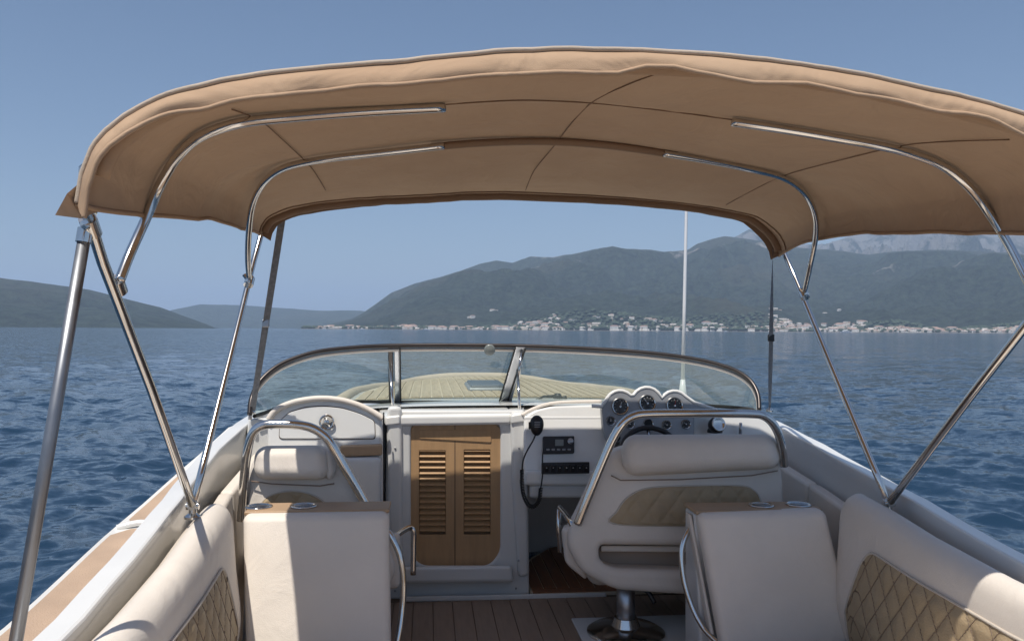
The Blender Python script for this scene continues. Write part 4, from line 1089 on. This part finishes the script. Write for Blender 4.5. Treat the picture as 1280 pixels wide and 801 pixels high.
# compass
cp = thing('compass', 'round black and chrome compass on the white dash right of the instruments', 'compass', P(896, 541, Y=4.34))
c = P(896, 531, Y=4.30); ax = Vector((.15, -1, .35)).normalized()
obj('compass_base', *disc(c+Vector((0,.03,-.045)), (0,0,1), [(.042, 0), (.042, .012), (.03, .03), (0, .03)], 24), BLACK, cp, sharp=45)
obj('compass_housing', *disc(c, ax, [(0, -.05), (.028, -.046), (.044, -.02), (.046, .0), (.043, .018), (.036, .022)], 28), BLACK, cp)
obj('compass_bezel', *disc(c+ax*.02, ax, [(.040, -.004), (.041, .006), (.036, .010), (.032, .006)], 28), STEEL, cp)
obj('compass_card', *disc(c+ax*.018, ax, [(0, .0), (.034, .0)], 24), LCD, cp)
for k in range(8):
    a = k*math.pi/4; e1 = Vector((1,0,0)); e2 = ax.cross(e1)
    d = e1*math.cos(a)+e2*math.sin(a); obj('card_mark', *tube([c+ax*.021+d*.012, c+ax*.021+d*.024], .0016, 4), WHITEP, cp)
# antenna
ya = 5.15
an = thing('radio_antenna', 'tall thin white whip antenna standing on the foredeck behind the windscreen', 'antenna', P(853, 497, Y=ya))
b0 = P(853, 499, Y=ya); b1 = P(853.5, 478, Y=ya); b2 = P(858.5, 235, Y=ya)
obj('whip', *tube([b1, b1.lerp(b2, .4), b2, b2+(b2-b1)*.35], .01, 10, radii=[.013, .0115, .010, .005]), ANT, an)
obj('ferrule', *tube([b0, b0.lerp(b1, .5), b1+Vector((0,0,.02))], .02, 14, radii=[.036, .024, .015]), ANT, an)
obj('antenna_foot', *disc(b0, (0,0,1), [(.06, -.03), (.06, 0), (.045, .012), (0, .012)], 20), ANT, an)

# ================================================================== BIMINI CANOPY
bim = thing('bimini_canopy', 'large tan canvas sun canopy on bent steel hoops over the cockpit', 'canopy', (CX, 3.06, H-.66))
ARC = [  # Y, half width, corner z, crown z (above the eye)
    (1.90, 1.305, .275, .68), (2.45, 1.31, .33, .705), (3.15, 1.31, .415, .725), (3.96, 1.30, .45, .672)]
def arc_par(y):
    for a, b in zip(ARC, ARC[1:]):
        if y <= b[0] or b is ARC[-1]:
            t = (y-a[0])/(b[0]-a[0]); q = [a[i]+(b[i]-a[i])*t for i in range(4)]
            sag = math.sin(max(0, min(1, t))*math.pi)
            return q[1]-.018*sag, q[2]-.006*sag, q[3]-.022*sag
PROF = [(0,1),(.14,.988),(.24,.968),(.345,.93),(.42,.90),(.5,.862),(.6,.815),(.675,.775),(.78,.70),(.84,.64),(.897,.56),(.943,.45),(.975,.32),(.993,.16),(1,0)]
def prof_f(q):
    q = min(1, abs(q))
    for a, b in zip(PROF, PROF[1:]):
        if q <= b[0]:
            t = (q-a[0])/(b[0]-a[0]); return a[1]+(b[1]-a[1])*t
    return 0
def can(t, y, off=0):
    """t in -1..1 across"""
    hw, zc, zt = arc_par(y)
    at = min(1, abs(t)); 
    ang = at*math.pi/2
    # superellipse through angle so the shoulders stay round
    x = math.copysign(math.sin(ang)**(2/2.3), t)
    z = (prof_f(x)+prof_f(x-.02)+prof_f(x+.02 if abs(x)+.02 < 1 else x))/3 if abs(x) < .95 else prof_f(x)
    yb = y + (.0 if y < 3.5 else 0) 
    fwd = (y-3.15)/.87 if y > 3.15 else 0
    yy = y
    w_ = .006*noise.noise(Vector((x*3.1, y*2.3, 1.7)))+.010*noise.noise(Vector((x*1.2, y*4.1, 5.1)))
    # puckers fanning out from the shoulders and pull lines along the hoops
    for yh in (1.95, 2.45, 3.15, 3.93):
        w_ += .0035*math.exp(-((y-yh)/.10)**2)*noise.noise(Vector((x*17, yh*3, 4)))
    w_ += .0045*max(0, abs(x)-.55)*noise.noise(Vector((x*6+y*2.5, y*9-x*5, 8)))*2
    p = Vector((CX+.015*max(0, 1-(y-1.9)/1)+x*hw, yy, H+zc+(zt-zc)*z+w_))
    if x > .88 and y > 3.5: p.z -= .06*((y-3.5)/.46)**2*((x-.88)/.12)
    if off:
        nrm = Vector((x*1.2, 0, .3+z)).normalized(); p += nrm*off
    return p
nt_, ny_ = 96, 64
def sheet(off):
    return [[can(-1+2*i/nt_, 1.90+(3.96-1.90)*j/ny_, off) for i in range(nt_+1)] for j in range(ny_+1)]
v, f = grid(sheet(0)); 
cv = obj('canvas_roof', v, f, CANVAS, bim)
# aft hanging valance (wrapped over the aft hoop)
rows = []
for k in range(9):
    u = k/8; row = []
    for i in range(nt_+1):
        t = -1+2*i/nt_; p = can(t, 1.90)
        x = (p.x-CX)/1.31
        wob = noise.noise(Vector((x*4, 0, 2)))
        drop = .062+.014*wob+.008*noise.noise(Vector((x*11, 0, 6)))-.020*math.exp(-((x-.04)/.05)**2)+.006*math.exp(-((x-.16)/.06)**2)
        dn = Vector((-x*.30*(abs(x)**5), .35, -1 if abs(x) < .9 else -1)).normalized()
        q = p+Vector((-.0*x, -.012*math.sin(u*math.pi)-.034*u, -drop*u*(1-.45*abs(x)**8)))
        q.x -= x*abs(x)**4*drop*u*.55
        q.y += .006*math.sin(x*23+u*2)*u+.010*noise.noise(Vector((x*7, u*2, 9)))*u
        row.append(q)
    rows.append(row)
v, f = grid(rows); obj('aft_valance', v, f, CANVAS, bim)
obj('valance_hem', *tube(rows[-1], .006, 6), CANVAS, bim)
obj('aft_welt', *tube([can(-1+2*i/nt_, 1.90)+Vector((0, -.004, .002)) for i in range(nt_+1)], .0065, 8), CANVASD, bim)
# hem along front and sides
front = [can(-1+2*i/nt_, 3.96) for i in range(nt_+1)]
rows = [[p+Vector((0, .012*u, -.022*u+.0)) + Vector((-(p.x-CX)*.03*u, 0, 0)) + Vector((0,0,.008*noise.noise(p*5)*u)) for p in front] for u in (0, .5, 1)]
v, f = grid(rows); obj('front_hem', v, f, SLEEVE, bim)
obj('front_seam', *tube([can(-1+2*i/nt_, 3.86, -.003) for i in range(nt_+1)], .0035, 5), STITCH, bim)
for s in (-1, 1):
    rr = [can(s*1.0, 1.90+2.06*i/30) for i in range(31)]
    obj('side_hem', *tube(rr, .007, 6), CANVAS, bim)
    # little loose tail at the aft corner
    a = can(s, 1.90); 
    obj('corner_flap', [a+Vector((0,0,.045)), a+Vector((s*.015,-.02,.02)), a+Vector((s*.035,-.03,-.03)), a+Vector((s*.0,.02,-.03)), a+Vector((-s*.01,.10,.0))], [(0,1,2,3,4)], CANVAS, bim, smooth=False)
# seams and sleeves on the underside, found where the sight line meets the cloth
def can_z(x, y):
    hw, zc, zt = arc_par(y); q = abs(x-CX-.015*max(0, 1-(y-1.9)))/hw
    if q >= 1: return None
    return H+zc+(zt-zc)*prof_f(q)
def under(px, py, gap=.012):
    y = 1.93; seen = False
    while y < 3.95:
        p = P(px, py, Y=y); c = can_z(p.x, y)
        if c is not None:
            if p.z < c-gap: seen = True
            elif seen: return p
        y += .006
    return None
def line_under(pix, gap=.006, n=5):
    q = [under(a, b, gap) for a, b in crom2(pix, n)]
    return [p for p in q if p]
def crom2(pix, n): return [(p.x, p.y) for p in crom([Vector((a, b, 0)) for a, b in pix], n)]
for pix in ([(290,137),(325,151),(350,172),(380,200),(393,215),(407,238)], [(822,92),(785,106),(745,125),(718,150),(690,186),(668,213),(657,238)], [(1262,175),(1190,177),(1130,182),(1060,198),(985,218),(945,236),(908,256)]):
    q = line_under(pix)
    if len(q) > 3: obj('cross_seam', *tube(q, .002, 5), STITCH, bim)
q = line_under([(556,131),(640,126),(700,127),(760,131),(840,140),(915,150)]); obj('long_seam', *tube(q, .0022, 5), STITCH, bim)
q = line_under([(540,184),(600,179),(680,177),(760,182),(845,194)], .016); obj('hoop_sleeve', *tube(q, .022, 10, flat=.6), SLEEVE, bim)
# hoops (bent steel) : right one mirrors the left
def legs(pts):
    return crom([P(a, b, Y=y) for a, b, y in pts], 8)
def mirror(pts): return [Vector((2*CX-p.x, p.y, p.z)) for p in pts]
mL = Vector((CX-1.355, 3.06, H-.665)); mR = Vector((CX+1.355, 3.06, H-.645))
mL = P(241, 632, Y=3.06); mR = P(1111, 629, Y=3.06)
def tuck(pts, n=6):
    """photo points with a nominal distance; those that would pierce the cloth are brought just under it"""
    out = []
    for a, b, y in pts:
        p = under(a, b, .02); out.append(P(a, b, Y=y) if p is None or p.y > y+.12 else p)
    ys_ = [p.y for p in out]
    for _ in range(3): ys_ = [ys_[0]]+[min(ys_[i], (ys_[i-1]+2*ys_[i]+ys_[i+1])/4) for i in range(1, len(ys_)-1)]+[ys_[-1]]
    return crom([P(a, b, Y=y) for (a, b, _y), y in zip(pts, ys_)], n)
def hoop(name, L, Rr, mid=None, r=.0135):
    mb = MB()
    for q in (L, Rr): mb.add(tube(q, r, 12))
    return mb.build(name, STEEL, bim)
# aft main hoop: foot to aft corner, runs inside the valance
aftarc = [can(-1+2*i/60, 1.93, -.022) for i in range(61)]
obj('aft_sleeve', *tube(aftarc[3:-3], .0195, 10), CANVAS, bim)
mbp = [mL, mL.lerp(P(105,250,Y=1.98), .5)]+[P(105,252,Y=1.98)]
mbq = [mR]+[Vector((2*CX-P(105,252,Y=1.98).x, 1.98, P(105,252,Y=1.98).z))]
obj('aft_hoop', *tube(crom(mbp+aftarc[5:-5]+[mbq[1], mbq[1].lerp(mR, .5), mR], 3), .0145, 12), STEEL, bim)
# second hoop: branches from the aft hoop
jL = P(149, 352, Y=2.20); jR = Vector((2*CX-jL.x, jL.y, jL.z))
h2L = tuck([(149,352,2.20), (163,316,2.27), (183,272,2.34), (200,232,2.40), (222,196,2.43), (252,170,2.45), (300,154,2.45), (360,147,2.45), (450,140,2.45), (556,134.5,2.45)], 6)
h2R = tuck([(1296,375,2.28), (1281,345,2.32), (1262,308,2.36), (1240,272,2.41), (1212,235,2.45), (1175,206,2.47), (1120,187,2.48), (1040,172,2.48), (980,162,2.48), (915,152.5,2.48)], 6)
for q in (h2L, h2R): obj('middle_hoop', *tube(q, .0135, 12), STEEL, bim)
# forward leg and third hoop
fL = P(326, 294, Y=3.98); fR = P(981, 318, Y=3.98)
fa = [can(-1+2*i/24, 3.93, -.012) for i in range(25)]
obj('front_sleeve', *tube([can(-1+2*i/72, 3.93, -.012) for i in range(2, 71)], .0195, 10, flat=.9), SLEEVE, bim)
obj('front_hoop', *tube(crom([mL, mL.lerp(fL, .5), fL]+fa[2:-2]+[fR, fR.lerp(mR, .5), mR], 3), .0135, 12), STEEL, bim)
h3L = tuck([(312,350,3.66), (310,325,3.55), (311,290,3.40), (316,255,3.28), (330,228,3.2), (355,210,3.17), (400,200,3.15), (470,192,3.15), (555,182.5,3.15)], 6)
h3R = tuck([(1005,366,3.66), (1012,335,3.56), (1019,300,3.42), (1019,270,3.30), (1006,242,3.22), (978,222,3.18), (930,210,3.15), (880,200,3.15), (830,192,3.15)], 6)
for q in (h3L, h3R): obj('upper_hoop', *tube(q, .0125, 12), STEEL, bim)
# clamps and knuckles
def clamp(p, d, parent=bim, r=.021, L=.045):
    d = Vector(d).normalized(); mb = MB(); mb.add(tube([p-d*L/2, p+d*L/2], r, 14)); mb.add(disc(p+Vector((0,-r,0)), (0,-1,0), [(.011, 0), (.011, .012), (0, .014)], 10)); mb.add(tube([p+Vector((-.0,0,0)), p+Vector((.0,0,.03))+d.cross(Vector((0,1,0)))*.03], .009, 8))
    return mb.build('clamp', STEEL, parent, sharp=45)
clamp(P(147, 357, Y=2.22), P(105,252,Y=1.98)-mL); clamp(P(1296,378,Y=2.28), mbq[1]-mR)
clamp(P(311.5, 352, Y=3.66), fL-mL); clamp(P(1005, 368, Y=3.66), fR-mR)
clamp(P(113, 283, Y=2.02), P(105,252,Y=1.98)-mL, L=.05)
for p in (mL, mR):
    mb = MB(); mb.add(disc(p+Vector((0,0,-.045)), (0,0,1), [(.03, 0), (.03, .008), (.014, .02), (.012, .05), (0, .055)], 18)); mb.add(tube([p+Vector((-.022,0,.0)), p+Vector((.022,0,.0))], .014, 10))
    mb.add(tube([p+Vector((0,-.02,.005)), p+Vector((0,.02,.005))], .017, 10)); mb.build('deck_mount', STEEL, bim, sharp=45)
# aft support struts, thick grey telescopic poles
sL = [P(107, 288, Y=2.02), P(20, 800, Y=1.90), P(20, 800, Y=1.90)+(P(20, 800, Y=1.90)-P(107, 288, Y=2.02))*.16]
sR = [Vector((2*CX-p.x, p.y, p.z)) for p in sL]
for q in (sL, sR):
    obj('support_strut', *tube([q[0], q[2]], .0145, 14), STRUT, bim)
    up_ = (q[0]-q[1]).normalized(); kn = MB(); kn.add(tube([q[0], q[0]+up_*.045], .009, 10)); kn.add(tube([q[0]-up_*.03, q[0]+up_*.004], .0185, 14)); kn.add(disc(q[0]+up_*.05, (0,-1,0), [(.016,-.012),(.016,.012),(0,.013)], 12))
    kn.build('strut_knuckle', STEEL, bim, sharp=45)
# webbing straps down to the windscreen feet
for top_, bot, tw in (((353,270,3.96), (315,515,4.45), .15), ((966,312,3.96), (962,512,4.50), 1.25)):
    a = P(*top_[:2], Y=top_[2]); b = P(*bot[:2], Y=bot[2]); rows = []
    for i in range(25):
        u = i/24; c = a.lerp(b, u); th = tw+(u*.5 if tw < 1 else -math.sin(u*2.6)*.9); d = Vector((math.cos(th), math.sin(th), 0))*.016
        rows.append([c-d, c-d*.3+Vector((0,.001,0)), c+d*.3, c+d])
    v, f = grid(rows); n = len(v); v += [Vector(p)+Vector((.001,.002,0)) for p in v]; f += [tuple(q+n for q in reversed(g)) for g in f]
    st = obj('strap', v, f, STRAP, bim)
    c = a.lerp(b, .52); obj('buckle', *rb(c.x-.018, c.x+.018, c.y-.008, c.y+.008, c.z-.02, c.z+.02, .005, mseg=1), BLACK if tw > 1 else STEELD, st)
    obj('strap_eye', *disc(b, (0,0,1), [(.02, -.01), (.02, 0), (.01, .014), (0, .016)], 14), STEEL, st)

# ================================================================== HAZE
hm = bpy.data.materials.new('sea_haze'); hm.use_nodes = True; n = hm.node_tree; n.nodes.clear()
out = n.nodes.new('ShaderNodeOutputMaterial'); pv = n.nodes.new('ShaderNodeVolumePrincipled')
pv.inputs['Color'].default_value = (.58, .75, 1.0, 1); pv.inputs['Density'].default_value = 1.0e-4; pv.inputs['Anisotropy'].default_value = 0.0
n.links.new(pv.outputs[0], out.inputs['Volume'])
hz = obj('haze', *box(-27000, 27000, -27000, 27000, -1.2, 1180), hm, smooth=False, origin=Vector((0,0,0)))
tag(hz, 'pale blue haze over the bay', kind='stuff')
